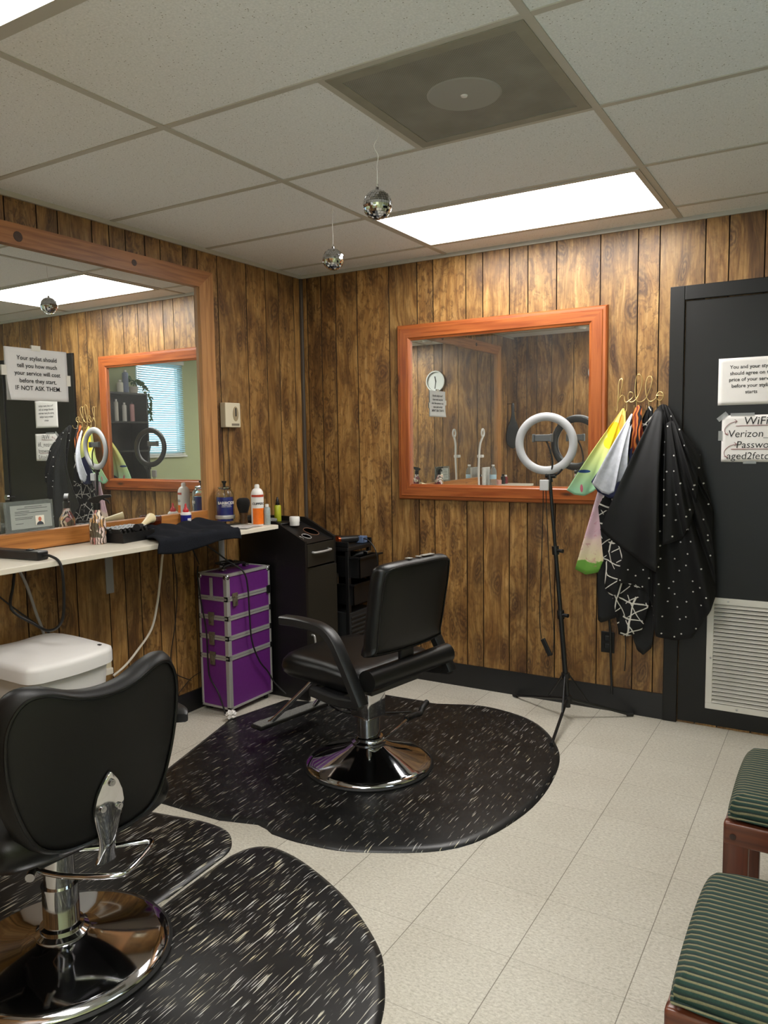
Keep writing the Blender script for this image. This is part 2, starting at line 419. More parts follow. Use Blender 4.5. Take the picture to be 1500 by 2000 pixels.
def thing(name, label, cat, loc=(0, 0, 0), rz=0.0, group=None):
    o = bpy.data.objects.new(name, None); COL.objects.link(o); o.location = loc; o.rotation_euler = (0, 0, rz)
    o.empty_display_size = 0.05
    o['label'] = label; o['category'] = cat
    if group: o['group'] = group
    return o
def tag(o, label, cat, group=None):
    o['label'] = label; o['category'] = cat
    if group: o['group'] = group
    return o
def struct(o): o['kind'] = 'structure'; return o
def dup(root, loc, rz=None, label=None):
    r = root.copy(); COL.objects.link(r); r.location = loc
    if rz is not None: r.rotation_euler = (0, 0, rz)
    if label: r['label'] = label
    for ch in list(root.children):
        c = ch.copy(); COL.objects.link(c); c.parent = r
        for g in list(ch.children):
            d = g.copy(); COL.objects.link(d); d.parent = c
    return r
def text(name, lines, size, origin, xd, yd, m, parent, bold=0.0, align='CENTER', gap=1.3, shear=0.0, wrap=None):
    """flat lettering laid on a surface; xd/yd are the reading direction and the up direction"""
    cu = bpy.data.curves.new(name, 'FONT'); cu.body = '\n'.join(lines); cu.size = size; cu.align_x = align
    cu.space_line = gap; cu.offset = bold*size; cu.extrude = 0.0; cu.shear = shear; cu.resolution_u = 3
    tmp = bpy.data.objects.new(name+'_curve', cu); COL.objects.link(tmp)
    dg = bpy.context.evaluated_depsgraph_get(); dg.update()
    me = bpy.data.meshes.new_from_object(tmp.evaluated_get(dg))
    bpy.data.objects.remove(tmp); bpy.data.curves.remove(cu)
    xd = Vector(xd).normalized(); yd = Vector(yd).normalized(); nd = xd.cross(yd); o3 = Vector(origin)
    inv = mtx(parent).inverted() if parent is not None else Matrix()
    for v in me.vertices:
        if wrap:
            (cx, cy), R, a0 = wrap
            a = a0+v.co.x/R
            p = Vector((cx+R*math.cos(a), cy+R*math.sin(a), o3.z+v.co.y))
        else:
            p = o3+xd*v.co.x+yd*v.co.y
        v.co = inv @ p
    me.name = name; me.materials.clear(); me.materials.append(m)
    o = bpy.data.objects.new(name, me); COL.objects.link(o); o.parent = parent
    return o

# ================================================================== STRUCTURE
H = 2.4135; XR = 3.5; YR = -6.2; YP = -3.56; XP = 1.7
PER = 1.2125
BACK_G = [0.047, 0.151, 0.256, 0.409, 0.629, 0.813, 0.913, 1.113, 1.212, 1.364, 1.466, 1.619, 1.841, 2.022, 2.122, 2.324, 2.424, 2.571, 2.676]
LEFT_G = [-0.075, -0.223, -0.341, -0.508, -0.737, -0.884, -0.985, -1.134, -1.23, -1.346, -1.439, -1.532, -1.706, -1.806]
def repeat(gs, lo, hi, per):
    out = set(round(g, 4) for g in gs)
    s = sorted(gs)
    for k in range(-6, 7):
        for g in s[:len(s)]:
            q = g+k*per
            if (q > s[-1]+0.05 or q < s[0]-0.05): out.add(round(q, 4))
    out = sorted(q for q in out if lo+0.02 < q < hi-0.02)
    res = []
    for q in out:
        if not res or q-res[-1] > 0.045: res.append(q)
    return res
def panel_wall(name, a0, a1, grooves, to3, back3, seed, holes=()):
    """tongue and groove panelling: every plank a face with a V groove each side, plus a plain back"""
    random.seed(seed)
    bm = bmesh.new(); lay = bm.faces.layers.float.new('plank')
    edges = [a0]+grooves+[a1]; gw = 0.0055; gd = 0.006
    def quad(pts, k):
        f = bm.faces.new([bm.verts.new(p) for p in pts]); f[lay] = k
    for i in range(len(edges)-1):
        p, q = edges[i], edges[i+1]; k = random.random()
        l0 = p+(gw/2 if i else 0); l1 = q-(gw/2 if i < len(edges)-2 else 0)
        quad([to3(l0, 0, 0), to3(l1, 0, 0), to3(l1, H, 0), to3(l0, H, 0)], k)
        if i < len(edges)-2:
            quad([to3(l1, 0, 0), to3(q, 0, gd), to3(q, H, gd), to3(l1, H, 0)], -1.0)
            quad([to3(q, 0, gd), to3(q+gw/2, 0, 0), to3(q+gw/2, H, 0), to3(q, H, gd)], -1.0)
    quad([to3(a0, 0, 0.1), to3(a0, H, 0.1), to3(a1, H, 0.1), to3(a1, 0, 0.1)], 0.5)
    me = bpy.data.meshes.new(name); bm.to_mesh(me); bm.free(); me.materials.append(M_PANEL)
    o = bpy.data.objects.new(name, me); COL.objects.link(o); return struct(o)
panel_wall('wall_back', 0.0, XR, repeat(BACK_G, 0, XR, PER), lambda a, z, d: (a, d, z), None, 11)
panel_wall('wall_left', YP, 0.0, repeat(LEFT_G, YP, 0, PER), lambda a, z, d: (-d, a, z), None, 5)
# partition behind, seen in the mirrors
panel_wall('wall_partition', 0.0, XP, repeat(BACK_G, 0, XP, PER), lambda a, z, d: (a, YP-d, z), None, 21)
b = MB(); b.box(XP-0.1, XP, YR, YP-0.1, 0, H); struct(b.build('wall_passage', M_GREEN))
SX0, SX1, SZ0, SZ1 = 1.85, 3.35, 0.35, 2.15      # unseen shop window, added behind the camera to bring daylight onto the ceiling
b = MB(); b.box(XP-0.1, SX0, YR-0.1, YR, 0, H); b.box(SX1, XR+0.1, YR-0.1, YR, 0, H); b.box(SX0, SX1, YR-0.1, YR, 0, SZ0); b.box(SX0, SX1, YR-0.1, YR, SZ1, H); struct(b.build('wall_front', M_GREEN))
w2 = bpy.data.objects.new('window_added', None); COL.objects.link(w2); w2.location = ((SX0+SX1)/2, YR, SZ0); struct(w2)
b = MB(); t = 0.04
b.box(SX0, SX1, YR-0.08, YR-0.03, SZ0, SZ0+t); b.box(SX0, SX1, YR-0.08, YR-0.03, SZ1-t, SZ1); b.box(SX0, SX0+t, YR-0.08, YR-0.03, SZ0+t, SZ1-t); b.box(SX1-t, SX1, YR-0.08, YR-0.03, SZ0+t, SZ1-t)
b.build('window_frame', M_ALU, w2)
b = MB(); b.box(SX0+t, SX1-t, YR-0.058, YR-0.052, SZ0+t, SZ1-t); b.build('window_pane', mat('window_glass', (240, 250, 252), 0.0, trans=1.0, ior=1.01), w2)
# right wall with the window opening
WY0, WY1, WZ0, WZ1 = -2.42, -1.78, 1.27, 2.27
b = MB()
b.box(XR, XR+0.1, YR, WY0, 0, H); b.box(XR, XR+0.1, WY1, 0, 0, H); b.box(XR, XR+0.1, WY0, WY1, 0, WZ0); b.box(XR, XR+0.1, WY0, WY1, WZ1, H)
struct(b.build('wall_right', M_GREEN))
b = MB(); b.box(-0.1, XR+0.1, YR-0.1, 0.1, -0.05, 0.0); struct(b.build('floor', M_FLOOR))
b = MB(); b.box(-0.1, XR+0.1, YR-0.1, 0.1, H, H+0.05); struct(b.build('ceiling', M_CEIL))
# ceiling grid
GX0, GT = 0.9943, 0.6096; GY0 = -0.2106
b = MB()
xs = [GX0-2*GT*1, GX0, GX0+2*GT, GX0+4*GT]
for x in xs:
    if 0.02 < x < XR: b.box(x-0.012, x+0.012, YR, 0, H-0.004, H+0.001)
y = GY0
while y > YR:
    b.box(0, XR, y-0.011, y+0.011, H-0.0035, H+0.001); y -= GT
b.box(GX0+GT-0.012, GX0+GT+0.012, GY0-3*GT, GY0-2*GT, H-0.004, H+0.001)
b.box(0, XR, -0.012, 0, H-0.02, H); b.box(0, 0.012, YP, 0, H-0.02, H)
struct(b.build('ceiling_grid', M_GRID))
# baseboards
b = MB(); b.box(0.003, 2.176, -0.012, -0.0005, 0.0, 0.128); struct(b.build('baseboard_back', M_BLACKBASE))
b = MB(); b.box(0.0005, 0.012, YP, -0.012, 0.0, 0.105); struct(b.build('baseboard_left', M_BLACKBASE))
b = MB(); b.box(0.0005, 0.02, -0.02, -0.0005, 0.128, H-0.02, 0.004); struct(b.build('trim_1', mat('corner_moulding', (74, 66, 58), 0.5)))
# door
dr = bpy.data.objects.new('door_1', None); COL.objects.link(dr); dr.location = (2.64, 0, 0); struct(dr)
DX0, DX1, DZ = 2.176, 3.13, 2.10
b = MB()
b.box(DX0, DX0+0.066, -0.02, -0.0005, 0, DZ, 0.003); b.box(DX1-0.066, DX1, -0.02, -0.0005, 0, DZ, 0.003); b.box(DX0+0.066, DX1-0.066, -0.02, -0.0005, DZ-0.066, DZ, 0.003)
b.build('door_frame', M_BLACKPAINT, dr)
b = MB(); b.box(DX0+0.069, DX1-0.069, -0.010, -0.0008, 0.012, DZ-0.07, 0.002); b.build('door_leaf', M_BLACKPAINT, dr)
b = MB(); gx0, gx1, gz0, gz1 = 2.372, 2.93, 0.095, 0.638; f = 0.03
b.box(gx0, gx1, -0.022, -0.0105, gz0, gz0+f, 0.002); b.box(gx0, gx1, -0.022, -0.0105, gz1-f, gz1, 0.002)
b.box(gx0, gx0+f, -0.022, -0.0105, gz0+f, gz1-f, 0.002); b.box(gx1-f, gx1, -0.022, -0.0105, gz0+f, gz1-f, 0.002)
gr = b.build('door_grille', mat('white_grille_paint', (214, 210, 202), 0.4, noise=0.06, nscale=8), dr)
b = MB()
nl = 25
for i in range(nl):
    z = gz0+f+(i+0.5)*(gz1-gz0-2*f)/nl
    T = Matrix.Translation((0, -0.017, z)) @ Matrix.Rotation(math.radians(38), 4, 'X')
    b.box(gx0+f, gx1-f, -0.009, 0.009, -0.0012, 0.0012, M=T)
b.build('louvres', CACHE['white_grille_paint'], gr)
for (x, z) in ((gx0+0.28*0.5, gz0+0.014), (gx0+0.02, gz0+0.25), (gx0+0.09, gz1-0.014)):
    b = MB(); b.cone((x, -0.0235, z), (x, -0.021, z), 0.005, seg=10); b.build('screw', M_CHROME_B, gr, True)
b = MB(); b.cone((3.02, -0.01, 0.98), (3.02, -0.05, 0.98), 0.012); b.lathe([(0, 0), (0.02, 0.002), (0.028, 0.015), (0.022, 0.032), (0.01, 0.036), (0, 0.036)], (0, 0, 0), 20, Matrix.Translation((3.02, -0.05, 0.98)) @ Matrix.Rotation(PI/2, 4, 'X'))
b.build('door_knob', M_CHROME_B, dr, True)
# window
wn = bpy.data.objects.new('window_1', None); COL.objects.link(wn); wn.location = (XR, (WY0+WY1)/2, WZ0); struct(wn)
b = MB(); t = 0.035
b.box(XR+0.02, XR+0.07, WY0, WY1, WZ0, WZ0+t); b.box(XR+0.02, XR+0.07, WY0, WY1, WZ1-t, WZ1); b.box(XR+0.02, XR+0.07, WY0, WY0+t, WZ0+t, WZ1-t); b.box(XR+0.02, XR+0.07, WY1-t, WY1, WZ0+t, WZ1-t)
b.build('window_frame', M_WHITE, wn)
b = MB(); b.box(XR+0.045, XR+0.05, WY0+t, WY1-t, WZ0+t, WZ1-t); b.build('window_pane', mat('window_glass', (240, 250, 252), 0.0, trans=1.0, ior=1.01), wn)
b = MB(); b.box(XR-0.03, XR+0.02, WY0-0.03, WY1+0.03, WZ0-0.02, WZ0, 0.004); b.build('window_sill', M_WHITE, wn)

# ================================================================== CEILING THINGS
M_DIFF = mat('lit_diffuser', (253, 250, 246), 0.5, emit=PANEL)
def ceiling_light(yc, label):
    t = thing('ceiling_light', label, 'ceiling light', (GX0+GT, yc, H), 0, 'fluorescent ceiling panels')
    x0, x1, y0, y1 = -GT+0.012, GT-0.012, -GT/2+0.012, GT/2-0.012
    b = MB(); f = 0.022
    b.box(x0, x1, y0, y0+f, -0.007, -0.0005); b.box(x0, x1, y1-f, y1, -0.007, -0.0005); b.box(x0, x0+f, y0+f, y1-f, -0.007, -0.0005); b.box(x1-f, x1, y0+f, y1-f, -0.007, -0.0005)
    b.build('frame', M_GRID, t, local=True)
    b = MB(); b.box(x0+f, x1-f, y0+f, y1-f, -0.004, -0.0005); b.build('diffuser', M_DIFF, t, local=True)
    return t
l1 = ceiling_light(GY0-GT/2, 'lit fluorescent ceiling panel beside the return vent, close to the back wall')
dup(l1, (GX0+GT, GY0-GT*4.5, H), 0, 'lit fluorescent ceiling panel cut off at the top corner of the photo')
dup(l1, (GX0+3*GT, GY0-GT*7.5, H), 0, 'added fluorescent ceiling panel, out of view over the passage behind the partition')  # unseen panel, added for more light in the room behind the camera
# return vent
def perf_mat():
    m, n, l, b = new_mat('perforated_grey_sheet'); tc = N(n, 'ShaderNodeTexCoord'); sep = N(n, 'ShaderNodeSeparateXYZ'); l.new(tc.outputs['Object'], sep.inputs[0])
    sx = math_node(n, l, 'SINE', math_node(n, l, 'MULTIPLY', sep.outputs[0], 2*PI/0.008)); sy = math_node(n, l, 'SINE', math_node(n, l, 'MULTIPLY', sep.outputs[1], 2*PI/0.008))
    hole = ramp(n, l, math_node(n, l, 'MULTIPLY', sx, sy), [(0.15, (0, 0, 0)), (0.5, (0.55, 0.55, 0.55))])
    dust = noise(n, l, tc.outputs['Object'], 7, 5)
    c = ramp(n, l, dust, [(0.3, lin((132, 129, 120))), (0.7, lin((154, 151, 142)))])
    l.new(mixc(n, l, hole, c, lin((70, 68, 64))), b.inputs['Base Color']); setp(b, 'Roughness', 0.7)
    return m
M_PERF = perf_mat()
vt = thing('ceiling_vent', 'square perforated grey return vent set in the ceiling grid', 'vent', (GX0+1.5*GT, GY0-2.5*GT, H))
hs = GT/2-0.012; b = MB(); f = 0.035
b.box(-hs, hs, -hs, -hs+f, -0.006, -0.0005); b.box(-hs, hs, hs-f, hs, -0.006, -0.0005); b.box(-hs, -hs+f, -hs+f, hs-f, -0.006, -0.0005); b.box(hs-f, hs, -hs+f, hs-f, -0.006, -0.0005)
b.build('frame', mat('dusty_grey_metal', (150, 146, 132), 0.6, noise=0.15, nscale=12), vt, local=True)
b = MB(); b.box(-hs+f, hs-f, -hs+f, hs-f, -0.004, -0.0005); b.build('perforated_panel', M_PERF, vt, local=True)
b = MB(); b.lathe([(0.0, -0.0065), (0.105, -0.0065), (0.11, -0.004)], seg=40); b.build('damper_disc', mat('pale_grey_disc', (160, 158, 152), 0.7), vt, local=True)
b = MB(); b.lathe([(0.0, -0.012), (0.009, -0.010), (0.011, -0.0065)], seg=16); b.build('center_bolt', M_WHITE, vt, True, local=True)
# disco balls
def disco(loc, r, wob, label):
    t = thing('disco_ball', label, 'disco ball', loc, 0, 'hanging mirror balls')
    bm = MB(); rows = 17
    random.seed(int(loc[0]*100))
    for i in range(rows):
        a0 = PI*i/rows; a1 = PI*(i+1)/rows; am = (a0+a1)/2; k = max(3, int(2*rows*math.sin(am)))
        for j in range(k):
            p0 = 2*PI*j/k; p1 = 2*PI*(j+1)/k
            g = 0.06
            A0, A1 = a0+(a1-a0)*g, a1-(a1-a0)*g; P0, P1 = p0+(p1-p0)*g, p1-(p1-p0)*g
            rr = r*(1+random.uniform(-0.012, 0.012)); q = [random.uniform(0.984, 1.016)]*2; q = q+[random.uniform(0.984, 1.016)]*2
            pts = [(rr*q[n]*math.sin(a)*math.cos(p), rr*q[n]*math.sin(a)*math.sin(p), rr*q[n]*math.cos(a)) for n, (a, p) in enumerate(((A0, P0), (A1, P0), (A1, P1), (A0, P1)))]
            c = (Vector(pts[0])+Vector(pts[1])+Vector(pts[2])+Vector(pts[3]))/4
            try: bm.bm.faces.new([bm.bm.verts.new(p) for p in pts])
            except Exception: pass
    core = bmesh.ops.create_uvsphere(bm.bm, u_segments=28, v_segments=16, radius=r*0.972)
    bm.build('mirror_ball', mat('mirror_facets', (214, 216, 220), 0.04, 1.0), t, local=True)
    b = MB(); b.cone((0, 0, r*0.97), (0, 0, r+0.008), 0.006, 0.005, 12); b.tube([(0, 0, r+0.006), (0.004, 0, r+0.012), (0, 0, r+0.018), (-0.004, 0, r+0.012), (0, 0, r+0.006)], 0.001, 5); b.build('cap', M_CHROME_B, t, True, local=True)
    L = H-0.004-loc[2]; pts = [(0, 0, r+0.016)]
    for i, wv in enumerate(wob): pts.append((wv, wv*0.5, r+0.016+(L-r-0.016)*(i+1)/(len(wob)+1)))
    pts.append((0, 0, L)); b = MB(); b.tube(pts, 0.0011, 6, 4); b.build('hanging_string', mat('pale_string', (226, 224, 218), 0.6), t, True, local=True)
disco((1.573, -1.68, 2.165), 0.0475, (0.001, 0.0, 0.004, -0.008, 0.006), 'larger looking mirror ball hanging in front of the lit ceiling panel')
disco((0.978, -1.07, 2.184), 0.046, (0.001, 0.0, 0.0, 0.001), 'mirror ball on a straight string hanging nearer the corner of the two panelled walls')
sd = MB(); sd.lathe([(0.0, -0.03), (0.04, -0.028), (0.052, -0.016), (0.055, -0.0005)], (0.8, -3.2, H), 24)
tag(sd.build('smoke_detector', M_WHITE, smooth=True), 'round white smoke detector on the ceiling, seen in the framed mirror', 'smoke detector')

# ================================================================== WALL MIRRORS
def moulding(b, p0, p1, out_dir, nrm, wdt, thick):
    """straight frame member from p0 to p1 with mitred ends; out_dir points away from the glass"""
    p0, p1, od, n = Vector(p0), Vector(p1), Vector(out_dir), Vector(nrm); t = (p1-p0).normalized()
    prof = [(0, 0), (0, thick*0.72), (0.10, thick*0.85), (0.16, thick), (0.72, thick), (0.76, thick*0.86), (0.90, thick*0.82), (0.97, thick*0.6), (1.0, 0)]
    A = [b.bm.verts.new(p0-t*(wdt*u)+od*(wdt*u)+n*h) for u, h in prof]
    B = [b.bm.verts.new(p1+t*(wdt*u)+od*(wdt*u)+n*h) for u, h in prof]
    k = len(prof)
    for i in range(k): b.bm.faces.new((A[i], A[(i+1) % k], B[(i+1) % k], B[i]))
    b.bm.faces.new(list(reversed(A))); b.bm.faces.new(B)
# orange pine mirror on the back wall
mx0, mx1, mz0, mz1, fwd, th = 0.778, 1.795, 1.150, 1.962, 0.090, 0.030
mt = thing('framed_mirror', 'rectangular wall mirror in a wide orange pine frame on the back wall', 'mirror', ((mx0+mx1)/2, -0.001, mz0-fwd))
b = MB(); n_ = (0, -1, 0); y_ = -0.001
moulding(b, (mx0, y_, mz1), (mx1, y_, mz1), (0, 0, 1), n_, fwd, th); b.build('frame_rail', M_ORANGE_X, mt)
b = MB(); moulding(b, (mx0, y_, mz0), (mx1, y_, mz0), (0, 0, -1), n_, fwd, th); b.build('frame_rail', M_ORANGE_X, mt)
b = MB(); moulding(b, (mx0, y_, mz0), (mx0, y_, mz1), (-1, 0, 0), n_, fwd, th); b.build('frame_upright', M_ORANGE_Z, mt)
b = MB(); moulding(b, (mx1, y_, mz0), (mx1, y_, mz1), (1, 0, 0), n_, fwd, th); b.build('frame_upright', M_ORANGE_Z, mt)
BT = (0.0, 0.0)
b = MB(); cxm, czm = (mx0+mx1)/2, (mz0+mz1)/2
b.box(-(mx1-mx0)/2-0.004, (mx1-mx0)/2+0.004, -0.002, 0.002, -(mz1-mz0)/2-0.004, (mz1-mz0)/2+0.004, M=Matrix.Translation((cxm, -0.0095, czm)) @ Matrix.Rotation(math.radians(BT[0]), 4, 'Z') @ Matrix.Rotation(math.radians(BT[1]), 4, 'X'))
b.build('mirror_glass', M_MIRROR2, mt)
# long mirror over the shelf on the left wall
ly0, ly1, lz0, lz1 = -3.10, -0.904, 1.048, 2.203; lt = 0.03
lm = thing('station_mirror', 'long wall mirror in a flat brown pine frame above the white shelf', 'mirror', (0.001, (ly0+ly1)/2, 0.974))
b = MB(); b.prism([(ly0-0.085, lz1+0.085), (ly1+0.10, lz1+0.085), (ly1, lz1), (ly0, lz1)], lambda p: (0.001, p[0], p[1]), lambda p: (lt, p[0], p[1]))
tf = b.build('top_rail', M_PINE_Y, lm)
for (yk, zk, rk) in ((-1.915, 2.238, 0.022), (-1.325, 2.245, 0.016), (-2.6, 2.25, 0.018)):
    b = MB(); b.cone((lt-0.002, yk, zk), (lt+0.0012, yk, zk), rk, rk*0.9, 14); b.build('knot', mat('dark_knot', (70, 48, 36), 0.5, noise=0.3, nscale=60), tf)
b = MB(); b.prism([(ly1+0.10, lz1+0.085), (ly1+0.10, 0.974), (ly1, 0.974), (ly1, lz1)], lambda p: (0.001, p[0], p[1]), lambda p: (lt, p[0], p[1])); b.build('side_rail', M_PINE_Z, lm)
b = MB(); b.prism([(ly0-0.085, lz1+0.085), (ly0-0.085, 0.974), (ly0, 0.974), (ly0, lz1)], lambda p: (0.001, p[0], p[1]), lambda p: (lt, p[0], p[1]))
b.build('side_rail', M_PINE_Z, lm)
b = MB(); b.box(0.001, lt+0.002, ly0, ly1, 0.974, lz0, 0.002); b.build('bottom_rail', frame_wood('honey_pine_along', (176, 116, 58), (138, 84, 38), 'y', 0.4), lm)
LT = (0.0, 0.0)
b = MB(); cym, czm = (ly0+ly1)/2, (lz0+lz1)/2
b.box(-0.002, 0.002, -(ly1-ly0)/2, (ly1-ly0)/2, -(lz1-lz0)/2, (lz1-lz0)/2, M=Matrix.Translation((0.008, cym, czm)) @ Matrix.Rotation(math.radians(LT[0]), 4, 'Z') @ Matrix.Rotation(math.radians(LT[1]), 4, 'Y'))
b.build('mirror_glass', M_MIRROR, lm)

# ================================================================== FLOOR MATS
def slab_mat(name, outline, m, label, group=None, h=0.012):
    n = len(outline); cx = sum(p[0] for p in outline)/n; cy = sum(p[1] for p in outline)/n
    b = MB(); R = []
    for (ins, z) in ((0.0, 0.0005), (0.002, 0.004), (0.022, h-0.001), (0.035, h)):
        ring = []
        for i, p in enumerate(outline):
            q0 = Vector(outline[i-1]); q1 = Vector(outline[(i+1) % n]); t = (q1-q0).normalized(); nn = Vector((-t.y, t.x))
            ring.append(b.bm.verts.new((p[0]+nn.x*ins, p[1]+nn.y*ins, z)))
        R.append(ring)
    for a, c in zip(R, R[1:]):
        for i in range(n): b.bm.faces.new((a[i], a[(i+1) % n], c[(i+1) % n], c[i]))
    b.bm.faces.new(R[-1]); b.bm.faces.new(list(reversed(R[0])))
    return tag(b.build(name, m, smooth=True, angle=60), label, 'floor mat', group)
# every outline runs counter-clockwise
circ = smooth2([(1.005, -0.34), (1.09, -0.345), (1.337, -0.262), (1.624, -0.345), (1.835, -0.60), (1.92, -0.90), (1.925, -1.26), (1.81, -1.60), (1.53, -1.79), (1.33, -1.84), (1.187, -1.842)], 6, False)
straight = [(1.15, -1.825), (1.10, -1.815), (0.95, -1.86), (0.572, -1.872), (0.465, -1.718), (0.271, -1.046), (0.34, -0.69), (0.485, -0.645), (0.50, -0.38), (0.62, -0.36)]
m1 = list(reversed(circ))+[]
outl = straight+circ
area = sum(outl[i-1][0]*outl[i][1]-outl[i][0]*outl[i-1][1] for i in range(len(outl)))
if area < 0: outl = list(reversed(outl))
slab_mat('salon_mat', outl, M_MAT1, 'large black flecked salon mat with a round end under the chair beside the purple case')
oa = [(0.45, -1.99), (0.645, -1.945)]+smooth2([(0.80, -1.915), (0.92, -1.895), (1.03, -1.905), (1.095, -1.95), (1.135, -2.01), (1.145, -2.10)], 5, False)+[(1.158, -2.36), (1.19, -2.95), (0.30, -2.95), (0.35, -2.3)]
if sum(oa[i-1][0]*oa[i][1]-oa[i][0]*oa[i-1][1] for i in range(len(oa))) < 0: oa = list(reversed(oa))
slab_mat('salon_mat', oa, M_MAT2, 'smaller flecked mat with a rounded corner, partly under the wavy backed salon chair', 'pair of boldly flecked mats')
ob = smooth2([(1.172, -2.36), (1.158, -2.10), (1.165, -2.0), (1.20, -1.935), (1.27, -1.912), (1.42, -1.942), (1.648, -2.041), (1.84, -2.178), (1.927, -2.291), (1.985, -2.40), (2.03, -2.56), (2.02, -2.76), (1.93, -2.94), (1.75, -3.06), (1.50, -3.10), (1.30, -3.06), (1.215, -2.95)], 5, True)
if sum(ob[i-1][0]*ob[i][1]-ob[i][0]*ob[i-1][1] for i in range(len(ob))) < 0: ob = list(reversed(ob))
slab_mat('salon_mat', ob, M_MAT2, 'rounded black mat with long white flecks running out of the bottom of the photo', 'pair of boldly flecked mats')

# ================================================================== SALON CHAIRS
def chrome_base(t, R, colr, colh, cover=None, off=(0.0, 0.0)):
    off = (off[0], off[1], 0.0)
    b = MB(); b.lathe([(R-0.02, 0.0005), (R+0.006, 0.001), (R+0.008, 0.008), (R+0.002, 0.014), (R-0.02, 0.014)], off, seg=64); b.build('rubber_ring', M_RUBBER, t, True, local=True)
    b = MB(); dz = 0.03 if cover else 0.0
    b.lathe([(R-0.004, 0.012), (R, 0.016), (R-0.004, 0.023), (R-0.03, 0.030), (R*0.62, 0.058-dz*0.45), (R*0.38, 0.082-dz*0.8), (0.075, 0.098-dz), (0.068, 0.102-dz), (0.0, 0.102-dz)], off, seg=72); b.build('base', M_CHROME, t, True, local=True, angle=50)
    b = MB(); b.lathe([(colr+0.022, 0.100-dz), (colr+0.022, 0.108-dz), (colr+0.010, 0.116-dz), (colr+0.010, 0.128-dz), (colr, 0.132-dz), (colr, colh*0.62), (colr+0.0015, colh*0.62), (colr+0.0015, colh*0.64), (colr-0.006, colh*0.64), (colr-0.006, colh)], off, seg=36)
    b.build('hydraulic_column', M_CHROME, t, True, local=True)
# chair in the middle of the room; local +X is the way it faces
t = thing('salon_chair', 'black vinyl salon chair with looped armrests and footrest, standing beside the purple case', 'salon chair', (1.19, -1.185, 0.012), math.radians(169.5))
chrome_base(t, 0.270, 0.052, 0.40)
b = MB(); b.box(-0.056, 0.056, -0.056, 0.056, 0.215, 0.385, 0.012, 3); b.build('column_cover', M_CHROME, t, True, local=True)
b = MB(); b.box(-0.16, 0.16, -0.15, 0.15, 0.372, 0.396, 0.004); b.build('seat_plate', M_BLACK, t, local=True)
b = MB()
so = smooth2([(-0.215, -0.235), (0.02, -0.245), (0.22, -0.24), (0.285, -0.17), (0.30, 0.0), (0.285, 0.17), (0.22, 0.24), (0.02, 0.245), (-0.215, 0.235), (-0.235, 0.0)], 5)
b.pillow(so, 0.105, lambda a, c, d: (a+0.04, c, 0.440+d-0.012*max(0, (a-0.15)/0.15)**2), edge=0.05, puff=0.008)
b.build('seat', M_VINYL, t, True, local=True, angle=70)
# backrest: leaning slab
bo = smooth2([(-0.205, 0.0), (0.205, 0.0), (0.236, 0.04), (0.243, 0.20), (0.240, 0.33), (0.205, 0.375), (0.0, 0.382), (-0.205, 0.375), (-0.240, 0.33), (-0.243, 0.20), (-0.236, 0.04)], 5)
def bk1(a, c, d): return (-0.205-0.17*c+d+0.25*a*a, a*0.92, 0.548+c*0.985)
b = MB(); b.pillow(bo, 0.085, bk1, edge=0.035, puff=0.006); bk = b.build('backrest', M_VINYL, t, True, local=True, angle=70)
b = MB(); b.tube([bk1(p[0]*0.915, 0.19+(p[1]-0.19)*0.915, -0.038) for p in bo], 0.004, 6, 0, True); b.build('piping', M_VINYL, bk, True, local=True)
for k, (w0, w1) in enumerate(((-0.11, -0.04), (-0.025, -0.01), (0.03, 0.055))):
    b = MB(); p = bk1((w0+w1)/2, 0.386, -0.002); b.box(p[0]-0.012, p[0]+0.012, w0, w1, p[2]-0.0015, p[2]+0.0015, 0.001); b.build('worn_patch', mat('worn_foam', (150, 146, 138), 0.8, noise=0.4, nscale=90), bk, local=True)['label'] = 'pale worn spot on the top seam'
# bracket under the back
b = MB(); b.box(-0.225, -0.205, -0.04, 0.04, 0.46, 0.57, 0.004); b.build('back_bracket', M_BLACK, t, local=True)
b = MB(); b.cone((-0.232, -0.255, 0.475), (-0.232, 0.255, 0.475), 0.042, seg=24); b.build('back_roll', M_VINYL, t, True, local=True)
for s in (1, -1):
    b = MB()
    b.sweep([(0.205, s*0.285, 0.658), (0.10, s*0.285, 0.663), (-0.02, s*0.285, 0.655), (-0.085, s*0.285, 0.620), (-0.140, s*0.285, 0.54), (-0.205, s*0.285, 0.43), (-0.230, s*0.285, 0.385)], 0.054, 0.038)
    b.sweep([(-0.225, s*0.285, 0.392), (-0.10, s*0.285, 0.380), (0.05, s*0.272, 0.384)], 0.04, 0.038)
    b.box(-0.10, 0.04, 0.15 if s > 0 else -0.262, 0.262 if s > 0 else -0.15, 0.376, 0.392, 0.003)
    b.build('armrest', M_BLACK, t, True, local=True)
